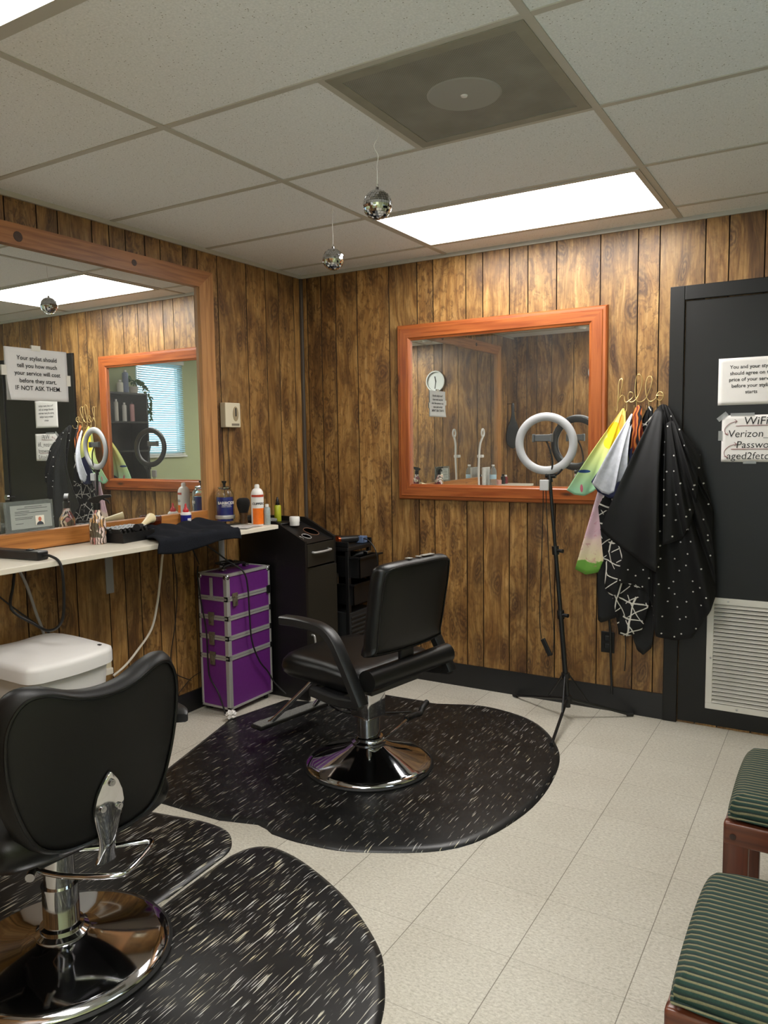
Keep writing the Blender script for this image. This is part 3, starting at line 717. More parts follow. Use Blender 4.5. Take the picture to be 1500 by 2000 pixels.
# footrest
for s in (1, -1):
    b = MB(); b.tube([(0.14, s*0.085, 0.375), (0.24, s*0.085, 0.345), (0.30, s*0.095, 0.29), (0.46, s*0.13, 0.135), (0.49, s*0.14, 0.11)], 0.0105, 10); b.build('footrest_tube', M_CHROME, t, True, local=True)
b = MB(); b.box(0.462, 0.535, -0.215, 0.215, 0.094, 0.112, 0.006); ft = b.build('footrest', M_BLACK, t, True, local=True)
def tread():
    m, n, l, bb = new_mat('footrest_tread'); tc = N(n, 'ShaderNodeTexCoord'); br = N(n, 'ShaderNodeTexBrick')
    br.inputs['Scale'].default_value = 60; br.inputs['Color1'].default_value = lin((150, 150, 146)); br.inputs['Color2'].default_value = lin((128, 128, 126)); br.inputs['Mortar'].default_value = lin((30, 30, 30)); br.inputs['Mortar Size'].default_value = 0.04
    l.new(tc.outputs['Object'], br.inputs['Vector']); l.new(br.outputs['Color'], bb.inputs['Base Color']); setp(bb, 'Roughness', 0.5); return m
b = MB(); b.box(0.468, 0.529, -0.205, 0.205, 0.112, 0.1145); b.build('tread', tread(), ft, local=True)
# pump lever
def tl(p):  # world -> local of this chair
    return tuple(mtx(t).inverted() @ Vector(p))
b = MB(); b.tube([tl(q) for q in ((1.225, -1.245, 0.135), (1.262, -1.21, 0.138), (1.268, -1.05, 0.150), (1.262, -0.97, 0.156))], 0.007, 10); b.build('pump_lever', M_CHROME, t, True, local=True)
b = MB(); b.tube([tl(q) for q in ((1.262, -0.98, 0.156), (1.258, -0.90, 0.150), (1.250, -0.83, 0.132), (1.245, -0.79, 0.150), (1.240, -0.74, 0.158))], 0.013, 10); b.build('lever_grip', M_RUBBER, t, True, local=True)

# chair with its back to the camera
t2 = thing('salon_chair', 'black salon chair seen from behind with a wavy topped back and bolted chrome bracket', 'salon chair', (1.005, -2.59, 0.012), math.radians(174))
t = t2
chrome_base(t, 0.280, 0.047, 0.33, True, (-0.118, 0.046))
b = MB(); b.box(-0.20, 0.12, -0.14, 0.14, 0.318, 0.336, 0.004); b.build('seat_plate', M_BLACK, t, local=True)
so = smooth2([(-0.20, -0.26), (0.0, -0.28), (0.2, -0.26), (0.28, -0.17), (0.29, 0.0), (0.28, 0.17), (0.2, 0.26), (0.0, 0.28), (-0.20, 0.26), (-0.25, 0.15), (-0.26, 0.0), (-0.25, -0.15)], 5)
b = MB(); b.pillow(so, 0.12, lambda a, c, d: (a, c, 0.392+d), edge=0.06, puff=0.008); b.build('seat', M_VINYL, t, True, local=True, angle=70)
bo = smooth2([(0.0, 0.0), (0.12, 0.005), (0.19, 0.045), (0.235, 0.14), (0.262, 0.26), (0.262, 0.38), (0.225, 0.452), (0.165, 0.462), (0.08, 0.432), (0.0, 0.422), (-0.08, 0.432), (-0.165, 0.462), (-0.225, 0.452), (-0.262, 0.38), (-0.262, 0.26), (-0.235, 0.14), (-0.19, 0.045), (-0.12, 0.005)], 5)
def bk2(a, c, d): return (-0.232-0.13*c+d+1.0*a*a*(0.55+0.5*c), a, 0.355+c)
b = MB(); b.pillow(bo, 0.085, bk2, edge=0.036); bk = b.build('backrest', M_VINYL2, t, True, local=True, angle=70)
b = MB(); b.tube([bk2(p[0]*0.92, 0.23+(p[1]-0.23)*0.92, -0.041) for p in bo], 0.0045, 6, 0, True); b.build('piping', M_VINYL, bk, True, local=True)
# chrome bracket with three bolts: a leaf shape bending under the seat
prof = [(-0.085, 0.030), (-0.075, 0.027), (-0.06, 0.023), (-0.035, 0.022), (-0.01, 0.025), (0.02, 0.033), (0.05, 0.040), (0.08, 0.042), (0.11, 0.036), (0.14, 0.023), (0.160, 0.010), (0.170, 0.002)]
b = MB(); F = []; K = []
for (c, wd) in prof:
    c2 = c+0.03
    xo = bk2(0, max(c2, 0.0), 0)[0]-0.0425-0.010
    z = 0.355+c2
    if c2 < 0.0: xo += 0.25*(-c2)
    rf, rk = [], []
    for k in range(9):
        u = (k-4)/4.0
        bulge = 0.007*(1-u*u)*(1 if c2 < 0.16 else 0.5)
        rf.append(b.bm.verts.new((xo-bulge-0.002, u*wd, z))); rk.append(b.bm.verts.new((xo+0.006, u*wd, z)))
    F.append(rf); K.append(rk)
for i in range(len(F)-1):
    for k in range(8):
        b.bm.faces.new((F[i][k], F[i][k+1], F[i+1][k+1], F[i+1][k])); b.bm.faces.new((K[i][k], K[i+1][k], K[i+1][k+1], K[i][k+1]))
    b.bm.faces.new((F[i][0], F[i+1][0], K[i+1][0], K[i][0])); b.bm.faces.new((F[i][8], K[i][8], K[i+1][8], F[i+1][8]))
b.bm.faces.new(F[0]+list(reversed(K[0]))); b.bm.faces.new(F[-1]+list(reversed(K[-1])))
brk = b.build('back_bracket', M_CHROME, t, True, local=True, angle=70)
for (a, c) in ((0.0, 0.172), (-0.024, 0.098), (0.024, 0.108)):
    x = bk2(0, c, 0)[0]-0.0425-0.016
    b = MB(); b.cone((x-0.007, a, c+0.355), (x+0.006, a, c+0.355), 0.0085, 0.0105, 16); b.cone((x-0.0085, a, c+0.355), (x-0.006, a, c+0.355), 0.004, seg=6); b.build('bolt', M_CHROME_B, brk, True, local=True)
for s in (1, -1):
    b = MB()
    b.sweep([(0.10, s*0.305, 0.595), (0.0, s*0.305, 0.605), (-0.10, s*0.305, 0.608), (-0.20, s*0.300, 0.600), (-0.225, s*0.285, 0.59)], 0.05, 0.032)
    b.sweep([(0.06, s*0.305, 0.60), (0.10, s*0.305, 0.50), (0.09, s*0.30, 0.39), (0.10, s*0.27, 0.345), (0.0, s*0.16, 0.332)], 0.03, 0.03, up=(0, 1, 0))
    b.build('armrest', M_BLACK, t, True, local=True)
inv = mtx(t).inverted()
b = MB(); b.tube([tuple(inv @ Vector(q)) for q in ((1.12, -2.70, 0.315), (1.14, -2.725, 0.305), (1.22, -2.70, 0.298), (1.325, -2.645, 0.300), (1.345, -2.60, 0.302), (1.300, -2.485, 0.306), (1.265, -2.50, 0.306), (1.205, -2.553, 0.303), (1.145, -2.62, 0.31))], 0.0075, 10)
b.build('pump_lever', M_CHROME, t, True, local=True)
b = MB(); b.cone(tuple(inv @ Vector((1.12, -2.72, 0.303))), tuple(inv @ Vector((1.15, -2.755, 0.300))), 0.012, seg=12); b.build('lever_bolt', M_CHROME_B, t, True, local=True)

# ================================================================== WHITE SHELF
ST = 0.970
sh = thing('wall_shelf', 'long cream shelf under the long mirror on grey brackets', 'shelf', (0, -1.95, ST))
b = MB(); b.box(0.001, 0.372, -3.15, -0.742, ST-0.021, ST, 0.002); b.build('shelf_board', M_LAMWHITE, sh)
for y in (-0.745+0.0, -1.53, -2.35, -3.0):
    y = max(min(y, -0.78), -3.1)
    b = MB(); b.box(0.001, 0.006, y-0.021, y+0.021, 0.715, ST-0.0225, 0.001); b.box(0.006, 0.30, y-0.021, y+0.021, ST-0.0275, ST-0.0225, 0.001)
    b.build('bracket', M_GREYMET, sh)
# bottles and tubs: one builder for a turned body, each part its own mesh
def turned(name, label, cat, loc, parts, group=None, rz=0.0):
    t = thing(name, label, cat, loc, rz, group)
    for (pn, m, prof, seg) in parts:
        b = MB(); b.lathe(prof, seg=seg); b.build(pn, m, t, True, local=True)
    return t
def floral():
    m, n, l, bb = new_mat('floral_wrap'); tc = N(n, 'ShaderNodeTexCoord')
    v = N(n, 'ShaderNodeTexVoronoi'); v.inputs['Scale'].default_value = 34; l.new(tc.outputs['Object'], v.inputs['Vector'])
    wv = N(n, 'ShaderNodeTexWave'); wv.inputs['Scale'].default_value = 26; wv.inputs['Distortion'].default_value = 9; wv.inputs['Detail'].default_value = 2; l.new(tc.outputs['Object'], wv.inputs['Vector'])
    sp = N(n, 'ShaderNodeSeparateColor'); l.new(v.outputs['Color'], sp.inputs[0])
    c = ramp(n, l, sp.outputs[0], [(0.0, lin((226, 206, 200))), (0.3, lin((184, 120, 116))), (0.45, lin((230, 214, 190))), (0.6, lin((96, 92, 76))), (0.75, lin((196, 150, 96))), (0.9, lin((140, 40, 52)))], 'CONSTANT')
    c = mixc(n, l, ramp(n, l, wv.outputs['Fac'], [(0.55, (0, 0, 0)), (0.75, (1, 1, 1))]), c, lin((74, 60, 50)))
    l.new(c, bb.inputs['Base Color']); setp(bb, 'Roughness', 0.3); return m
M_FLORAL = floral()
def trigger_bottle(loc, label, rz):
    t = turned('spray_bottle', label, 'spray bottle', loc, [('body', M_FLORAL, [(0.0, 0.0005), (0.031, 0.0005), (0.035, 0.006), (0.035, 0.085), (0.033, 0.105), (0.024, 0.120), (0.018, 0.132), (0.014, 0.150), (0.013, 0.156), (0, 0.156)], 28),
        ('collar', M_BLACK, [(0.015, 0.150), (0.0155, 0.152), (0.0155, 0.178), (0.010, 0.180), (0, 0.180)], 20)], None, rz)
    b = MB(); b.prism([(-0.028, 0.186), (-0.032, 0.196), (-0.012, 0.207), (0.03, 0.214), (0.062, 0.213), (0.064, 0.204), (0.03, 0.198), (0.012, 0.186), (0.008, 0.178), (-0.010, 0.178)], lambda p: (p[0], -0.009, p[1]), lambda p: (p[0], 0.009, p[1]))
    b.prism([(0.030, 0.199), (0.050, 0.190), (0.056, 0.176), (0.052, 0.175), (0.044, 0.186), (0.024, 0.194)], lambda p: (p[0], -0.005, p[1]), lambda p: (p[0], 0.005, p[1]))
    b.build('trigger_head', M_BLACK, t, True, local=True)
    return t
trigger_bottle((0.112, -1.668, ST), 'floral patterned spray bottle with black trigger beside the comb tray', math.radians(40))
# certificate holder standing on the bottom rail
ch = thing('certificate_holder', 'clear acrylic holder with a printed certificate leaning on the long mirror', 'sign holder', (0.026, -1.93, 1.0505))
cy0, cy1 = -2.042, -1.822
Mh = Matrix.Translation((0.029, (cy0+cy1)/2, 1.0508)) @ Matrix.Rotation(math.radians(-3), 4, 'Y')
wv = (cy1-cy0)/2; hz = 0.125
b = MB(); b.box(-0.0015, 0.0015, -wv, wv, 0.0, hz, M=Mh); b.build('acrylic_front', M_ACRYL, ch)
b = MB(); b.box(-0.0042, -0.0026, -wv, wv, 0.0, hz, M=Mh); b.build('acrylic_back', M_ACRYL, ch)
b = MB(); b.box(-0.0024, -0.0017, -wv+0.026, wv-0.008, 0.012, hz-0.016, M=Mh); pg = b.build('certificate', M_PAPER, ch)
b = MB(); b.box(0.0016, 0.0018, 0.024, 0.064, 0.022, 0.062, M=Mh); b.build('portrait_background', mat('portrait_ivory', (226, 220, 206), 0.6), ch)
b = MB()
for (ry, rz_, w_, h_) in ((0.044, 0.049, 0.017, 0.021),):
    b.prism([(0.044+0.0075*math.cos(a), 0.0465+0.0095*math.sin(a)) for a in [2*PI*i/18 for i in range(18)]], lambda p: tuple(Mh @ Vector((0.0018, p[0], p[1]))), lambda p: tuple(Mh @ Vector((0.0021, p[0], p[1]))))
b.build('portrait_face', mat('printed_skin', (196, 110, 84), 0.6), ch)
b = MB(); b.prism([(0.027, 0.0225), (0.030, 0.031), (0.039, 0.037), (0.049, 0.037), (0.058, 0.031), (0.061, 0.0225)], lambda p: tuple(Mh @ Vector((0.0018, p[0], p[1]))), lambda p: tuple(Mh @ Vector((0.0021, p[0], p[1]))))
b.build('portrait_shirt', mat('printed_grey', (54, 60, 68), 0.6), ch)
b = MB()
for i, (a, c, z) in enumerate(((-0.02, 0.06, 0.101), (-0.055, 0.09, 0.094), (-0.065, 0.00, 0.083), (-0.065, 0.085, 0.077), (-0.065, -0.01, 0.070), (-0.065, 0.015, 0.058), (-0.065, 0.01, 0.052), (-0.065, -0.03, 0.034))):
    b.box(-0.00165, -0.00155, a, min(c, 0.085), z-0.0010, z+0.0010, M=Mh)
b.build('printed_line', M_INK, pg)
# tray of clipper guards
tr = thing('clipper_guard_tray', 'black open tray holding clipper guards beside the floral bottle', 'tray', (0.155, -1.53, ST))
TM = Matrix.Translation((0.135, -1.530, ST)) @ Matrix.Rotation(math.radians(6), 4, 'Z')
b = MB(); L_, W_, Ht = 0.10, 0.072, 0.044; q = 0.003
b.box(-W_, W_, -L_, L_, 0.0008, q, M=TM); b.box(-W_, -W_+q, -L_, L_, q, Ht, M=TM); b.box(W_-q, W_, -L_, L_, q, Ht, M=TM); b.box(-W_+q, W_-q, -L_, -L_+q, q, Ht, M=TM); b.box(-W_+q, W_-q, L_-q, L_, q, Ht, M=TM)
b.build('tray_body', M_BLACK, tr)
gi = 0
M_GUARD1 = mat('black_guard', (34, 33, 32), 0.4); M_GUARD2 = mat('grey_guard', (120, 120, 122), 0.45)
for i in range(7):
    for j in (0, 1):
        g = thing('clipper_guard', ('grey' if gi in (8, 12) else 'black')+' clipper guard standing in the black tray', 'clipper guard', (0, 0, 0), 0, 'clipper guards in the tray' if gi not in (8, 12) else 'grey clipper guards in the tray')
        g.matrix_basis = TM @ Matrix.Translation((-0.028+0.062*j, -0.080+0.0262*i, 0.012)) @ Matrix.Rotation(math.radians(20), 4, 'X')
        b = MB(); b.box(-0.024, 0.024, -0.006, 0.006, 0.0, 0.048, 0.002)
        b.build('guard_body', M_GUARD2 if gi in (8, 12) else M_GUARD1, g, local=True)
        b = MB()
        for k in range(6): b.box(-0.022+k*0.008, -0.018+k*0.008, -0.007, 0.007, 0.044, 0.056)
        b.build('comb_teeth', M_GUARD2 if gi in (8, 12) else M_GUARD1, g, local=True)
        gi += 1
# duster with cream handle lying over the tray
db = thing('neck_duster', 'duster with a cream handle lying across the clipper guards', 'brush', (0.13, -1.44, ST+0.065))
b = MB(); b.tube([(0.165, -1.470, ST+0.062), (0.150, -1.44, ST+0.068), (0.125, -1.395, ST+0.078), (0.105, -1.360, ST+0.083)], lambda k: 0.009+0.012*k*k+0.004*k, 14, 5); b.build('handle', mat('cream_handle', (226, 210, 168), 0.4), db, True)
b = MB(); b.tube([(0.205, -1.535, ST+0.062), (0.185, -1.50, ST+0.062), (0.163, -1.468, ST+0.062)], lambda k: 0.016-0.006*k, 12, 4); b.build('bristles', mat('dark_bristles', (30, 28, 28), 0.9, noise=0.4, nscale=200), db, True)
# folded towel hanging over the front edge
tw = MB(); nu, nv = 46, 26; random.seed(3); G = []
for i in range(nu+1):
    u = i/nu; row = []
    for j in range(nv+1):
        v = j/nv; k0 = 1-min(1, v/0.72); ya0 = -1.59+0.185*k0; y = ya0+u*((-1.07+0.085*k0)-ya0)
        x0 = 0.075
        if v < 0.72:
            x = x0+(0.388-x0)*(v/0.72); z = ST+0.020+0.009*math.sin(9*u+5*v)*math.sin(7*v+2)+0.006*math.sin(23*u-9*v)+0.018*math.exp(-((v-0.08)/0.16)**2)
        else:
            k = (v-0.72)/0.28; a = min(1, k/0.3)*PI/2
            x = 0.388+0.010*math.sin(a); z = ST+0.018-0.012*(1-math.cos(a))-max(0, k-0.3)*0.062*(1.0+0.30*math.sin(6*u))
            x += 0.004*math.sin(20*u+3)*k
        z = max(z, ST+0.004) if x < 0.372 else z
        row.append((x, y+0.006*math.sin(11*v+3*u), z))
    G.append(row)
bmv = [[tw.bm.verts.new(p) for p in r] for r in G]
for i in range(nu):
    for j in range(nv): tw.bm.faces.new((bmv[i][j], bmv[i+1][j], bmv[i+1][j+1], bmv[i][j+1]))
to = tw.build('towel', M_TOWEL, smooth=True); so_ = to.modifiers.new('thickness', 'SOLIDIFY'); so_.thickness = 0.008; so_.offset = 0.6
tag(to, 'folded black towel draped over the front edge of the cream shelf', 'towel')
# amber jar, blue bottle, jar of blue liquid, brush, aerosol, small bottle
M_AMBER = mat('amber_glass', (120, 52, 26), 0.08, trans=0.65, ior=1.3)
turned('amber_jar', 'amber jar standing between the cream handled duster and the blue capped bottle', 'jar', (0.046, -1.278, ST), [('body', M_AMBER, [(0, 0.0005), (0.026, 0.0005), (0.028, 0.004), (0.028, 0.060), (0, 0.060)], 28), ('lid', mat('dark_amber_lid', (84, 40, 24), 0.2), [(0, 0.0605), (0.029, 0.0605), (0.029, 0.080), (0.027, 0.084), (0, 0.084)], 28)])
M_BLUE = mat('cobalt_plastic', (34, 40, 132), 0.3)
tb = turned('oil_bottle', 'small blue oil bottle with white shoulder and red tip', 'bottle', (0.055, -1.085, ST), [('body', M_BLUE, [(0, 0.0005), (0.025, 0.0005), (0.027, 0.004), (0.027, 0.072), (0, 0.072)], 28), ('shoulder', M_WHITE, [(0, 0.0722), (0.027, 0.0722), (0.026, 0.080), (0.020, 0.086), (0, 0.086)], 28),
    ('tip', mat('red_cap', (186, 30, 36), 0.35), [(0, 0.0862), (0.014, 0.0862), (0.015, 0.095), (0.010, 0.104), (0.006, 0.112), (0.005, 0.124), (0.002, 0.130), (0, 0.130)], 18)])
b = MB(); a0 = math.radians(-28)
pts = [a0+math.radians(k*9) for k in range(6)]
b.prism([(0.0275*math.cos(a), 0.0275*math.sin(a)) for a in pts]+[(0.0268*math.cos(a), 0.0268*math.sin(a)) for a in reversed(pts)], lambda p: (p[0], p[1], 0.010), lambda p: (p[0], p[1], 0.056)); b.build('paper_label', M_PAPER, tb, local=True)
tr2 = MB(); tr2.box(0.012, 0.165, -0.905, -0.775, ST+0.0008, ST+0.006, 0.002)
tag(tr2.build('tin_tray', mat('dark_tray', (60, 60, 60), 0.3, 0.5)), 'thin dark tray under the jar of blue liquid', 'tray')
bj = turned('disinfectant_jar', 'tall glass jar of blue disinfectant liquid with a metal lid', 'jar', (0.092, -0.838, ST+0.0065), [
    ('liquid', mat('blue_liquid', (44, 50, 128), 0.15), [(0, 0.014), (0.044, 0.014), (0.044, 0.140), (0, 0.140)], 32),
    ('glass', M_GLASS, [(0, 0.0005), (0.049, 0.0005), (0.051, 0.006), (0.051, 0.145), (0.048, 0.165), (0.036, 0.182), (0.030, 0.185), (0.027, 0.178), (0.040, 0.165), (0.0455, 0.145), (0.0455, 0.012), (0, 0.012)], 32),
    ('lid', M_CHROME_B, [(0, 0.186), (0.036, 0.186), (0.036, 0.192), (0.020, 0.196), (0.012, 0.198), (0, 0.198)], 28),
    ('lift_knob', M_BLACK, [(0, 0.198), (0.006, 0.198), (0.008, 0.212), (0.013, 0.216), (0.014, 0.224), (0, 0.226)], 18)])
b = MB(); b.lathe([(0.0515, 0.026), (0.0522, 0.027), (0.0522, 0.044), (0.0515, 0.045)], seg=32); b.build('metal_band', M_ALU, bj, True, local=True)
aj = math.atan2(CY+0.838, CX-0.092)
for (ln, z, sz, bd) in (('BARBICIDE', 0.104, 0.0200, 0.02), ('DISINFECTANT', 0.096, 0.0075, 0.01), ('HOSPITAL  STRENGTH', 0.089, 0.0055, 0.01)):
    text('lettering', [ln], sz, (0, 0, ST+0.0065+z), (1, 0, 0), (0, 0, 1), M_PAPER, bj, bold=bd, wrap=((0.092, -0.838), 0.0525, aj+0.18))
br = turned('neck_brush', 'round dark bristled neck brush standing on a short brown handle', 'brush', (0.165, -0.775, ST), [
    ('handle', mat('brown_marbled_handle', (92, 66, 42), 0.25, noise=0.5, nscale=50), [(0, 0.0005), (0.022, 0.0005), (0.024, 0.006), (0.020, 0.028), (0.020, 0.045), (0.025, 0.060), (0, 0.060)], 24),
    ('bristles', mat('black_bristles', (26, 24, 24), 0.95, noise=0.4, nscale=300, bump=0.5), [(0.0, 0.0605), (0.023, 0.0605), (0.028, 0.075), (0.034, 0.095), (0.036, 0.112), (0.033, 0.128), (0.022, 0.137), (0, 0.139)], 24)])
ac = turned('aerosol_can', 'white and orange clipper spray can standing at the end of the shelf', 'aerosol can', (0.275, -0.790, ST), [
    ('body', M_WHITE, [(0, 0.0005), (0.031, 0.0005), (0.033, 0.004), (0.033, 0.160), (0.031, 0.172), (0.024, 0.186), (0.014, 0.193), (0, 0.193)], 32),
    ('cap', M_WHITE, [(0, 0.1935), (0.013, 0.1935), (0.013, 0.206), (0.010, 0.213), (0, 0.214)], 20)])
aa = math.atan2(CY+0.79, CX-0.275)
def arc_patch(b, R, a0, a1, z0, z1, n=10):
    P = [a0+(a1-a0)*i/n for i in range(n+1)]
    b.prism([(R*math.cos(a), R*math.sin(a)) for a in P]+[((R-0.0006)*math.cos(a), (R-0.0006)*math.sin(a)) for a in reversed(P)], lambda p: (p[0], p[1], z0), lambda p: (p[0], p[1], z1))
b = MB(); arc_patch(b, 0.0336, aa-0.85, aa+1.5, 0.006, 0.090, 14); b.build('orange_label', mat('orange_label', (232, 112, 22), 0.4, noise=0.12, nscale=60), ac, local=True)
b = MB(); arc_patch(b, 0.0336, aa-1.1, aa+1.3, 0.148, 0.160, 14); b.build('red_band', mat('red_band', (176, 62, 40), 0.4), ac, local=True)
text('lettering', ['CLIPPERCIDE'], 0.0165, (0, 0, ST+0.108), (1, 0, 0), (0, 0, 1), M_INK, ac, bold=0.03, wrap=((0.275, -0.790), 0.0336, aa+0.55), shear=0.15)
turned('pump_bottle', 'slim grey bottle standing beside the white and orange can', 'bottle', (0.318, -0.765, ST), [
    ('body', mat('grey_green_plastic', (150, 160, 158), 0.4, noise=0.2, nscale=120), [(0, 0.0005), (0.016, 0.0005), (0.017, 0.003), (0.017, 0.086), (0.012, 0.094), (0, 0.095)], 22), ('cap', M_WHITE, [(0, 0.0952), (0.009, 0.0952), (0.009, 0.108), (0, 0.110)], 16)])
pm = MB(); random.seed(12)
for k, (x, y, r_) in enumerate(((0.24, -0.90, 0.2), (0.285, -0.875, -0.3), (0.30, -0.94, 0.5))):
    pm = MB(); pm.box(-0.045, 0.045, -0.055, 0.055, 0.0, 0.0012, M=Matrix.Translation((x, y, ST+0.001+k*0.0016)) @ Matrix.Rotation(r_, 4, 'Z'))
    tag(pm.build('paper_slip', mat('printed_slip', (196, 192, 188), 0.7, noise=0.4, nscale=45)), 'crumpled printed paper slip lying beside the towel at the end of the shelf', 'paper', 'paper slips at the shelf end')
# power strip with cord
ps = thing('power_strip', 'black power strip lying on the front of the shelf with a looped cord', 'power strip', (0.22, -2.03, ST))
PMx = Matrix.Translation((0.205, -2.095, ST+0.001)) @ Matrix.Rotation(math.radians(-83), 4, 'Z')
b = MB(); b.box(-0.026, 0.026, -0.15, 0.110, 0.0, 0.034, 0.005, M=PMx); b.build('housing', M_BLACK, ps)
b = MB(); b.box(-0.010, 0.010, 0.03, 0.055, 0.034, 0.039, 0.002, M=PMx); b.build('switch', M_BLACK, ps)
b = MB(); b.tube([(0.312, -2.08, ST+0.016), (0.345, -2.072, ST+0.016), (0.390, -2.065, ST-0.012), (0.395, -2.06, 0.86), (0.375, -2.06, 0.74), (0.31, -2.07, 0.695), (0.24, -2.09, 0.72), (0.20, -2.15, 0.785), (0.16, -2.11, 0.87), (0.13, -2.09, 0.925), (0.06, -2.12, 0.94)], 0.0055, 8, 6); b.build('cord', M_CORDB, ps, True)
# thermostat
th_ = thing('thermostat', 'small ivory thermostat on the panelled wall beside the long mirror', 'thermostat', (0.001, -0.692, 1.482))
b = MB(); b.box(0.001, 0.040, -0.752, -0.632, 1.485, 1.618, 0.004); hb = b.build('housing', M_IVORY, th_)
b = MB(); b.prism([(-0.672+0.022*math.cos(a), 1.558+0.040*math.sin(a)) for a in [2*PI*i/24 for i in range(24)]], lambda p: (0.0402, p[0], p[1]), lambda p: (0.042, p[0], p[1])); b.build('dial_window', mat('tan_dial', (150, 134, 104), 0.5), th_)
b = MB(); b.box(0.042, 0.0435, -0.676, -0.668, 1.545, 1.59); b.build('dial_needle', M_INK, th_)
b = MB(); b.box(0.0402, 0.0412, -0.705, -0.645, 1.494, 1.506); b.build('name_strip', mat('grey_strip', (120, 112, 96), 0.5), th_)
wire = MB(); wire.tube([(0.01, -0.70, 1.484), (0.008, -0.705, 1.40), (0.008, -0.70, 1.30), (0.008, -0.702, 1.20), (0.008, -0.70, 1.08), (0.008, -0.70, 0.98)], 0.0022, 6, 4)
tag(wire.build('thermostat_wire', M_CORDB, smooth=True), 'thin dark wire running down the wall below the ivory thermostat', 'wire')
# cords under the shelf
def cord(name, pts, r, m, label, k=6):
    b = MB(); b.tube(pts, r, 8, k); return tag(b.build(name, m, smooth=True), label, 'cord')
cord('white_cord', [(0.06, -1.20, ST-0.03), (0.035, -1.225, 0.88), (0.03, -1.249, 0.74), (0.03, -1.275, 0.62), (0.03, -1.32, 0.50), (0.03, -1.42, 0.41), (0.03, -1.49, 0.362), (0.02, -1.55, 0.33)], 0.0055, M_CORDW, 'white cord hanging from the shelf down to the wall beside the white bin')
cord('grey_cord', [(0.05, -2.03, ST-0.03), (0.045, -1.98, 0.84), (0.03, -1.93, 0.70), (0.022, -1.905, 0.64), (0.02, -1.885, 0.565), (0.02, -1.87, 0.50)], 0.006, M_CORDG, 'grey cord hanging behind the looped black cord')
cord('black_cord', [(0.02, -2.20, 0.93), (0.02, -2.06, 0.78), (0.02, -1.93, 0.66), (0.02, -1.86, 0.60), (0.02, -1.80, 0.58)], 0.0035, M_CORDB, 'thin black cord running slantwise along the wall above the white bin')
cord('black_cord', [(0.02, -1.16, ST-0.04), (0.018, -1.13, 0.70), (0.018, -1.15, 0.50), (0.018, -1.19, 0.33), (0.018, -1.17, 0.24), (0.02, -1.06, 0.17)], 0.0025, M_CORDB, 'thin black cord hanging on the wall between the white cord and the purple case')
ob_ = thing('outlet_box', 'cream surface outlet box low on the wall behind the white bin', 'outlet', (0.001, -1.60, 0.37))
b = MB(); b.box(0.001, 0.045, -1.655, -1.575, 0.352, 0.425, 0.004); b.build('box', M_IVORY, ob_)
b = MB(); b.box(0.045, 0.062, -1.630, -1.580, 0.355, 0.385, 0.004); b.build('plug', M_CORDW, ob_)

# ================================================================== WHITE BIN
bn = thing('waste_bin', 'tall white plastic waste bin with a wide lid under the shelf', 'waste bin', (0.24, -2.05, 0))
def bin_out(k, d=0.0):
    return [(0.245+(p[0])*k, -2.05+p[1]*k) for p in smooth2([(-0.175, -0.17), (0.10, -0.185), (0.168, -0.16), (0.188, -0.08), (0.194, 0.0), (0.188, 0.08), (0.168, 0.16), (0.10, 0.185), (-0.175, 0.17), (-0.185, 0.0)], 5)]
b = MB(); R = []
for (k, z) in ((0.74, 0.002), (0.76, 0.008), (0.97, 0.555)): R.append([b.bm.verts.new((p[0], p[1], z)) for p in bin_out(k)])
for a, c in zip(R, R[1:]):
    for i in range(len(a)): b.bm.faces.new((a[i], a[(i+1) % len(a)], c[(i+1) % len(a)], c[i]))
b.bm.faces.new(list(reversed(R[0]))); b.bm.faces.new(R[-1]); b.build('body', M_WHITE, bn, True)
b = MB(); R = []
for (k, z) in ((1.03, 0.545), (1.06, 0.548), (1.06, 0.588), (1.045, 0.603), (0.95, 0.612), (0.6, 0.622), (0.25, 0.626)): R.append([b.bm.verts.new((p[0], p[1], z+0.006*(0.245-p[0])/0.18)) for p in bin_out(k)])
for a, c in zip(R, R[1:]):
    for i in range(len(a)): b.bm.faces.new((a[i], a[(i+1) % len(a)], c[(i+1) % len(a)], c[i]))
b.bm.faces.new(list(reversed(R[0]))); b.bm.faces.new(R[-1]); b.build('lid', M_WHITE, bn, True, angle=60)
b = MB(); b.box(0.385, 0.40, -1.915, -1.905, 0.611, 0.613); b.build('lid_mark', M_INK, bn)

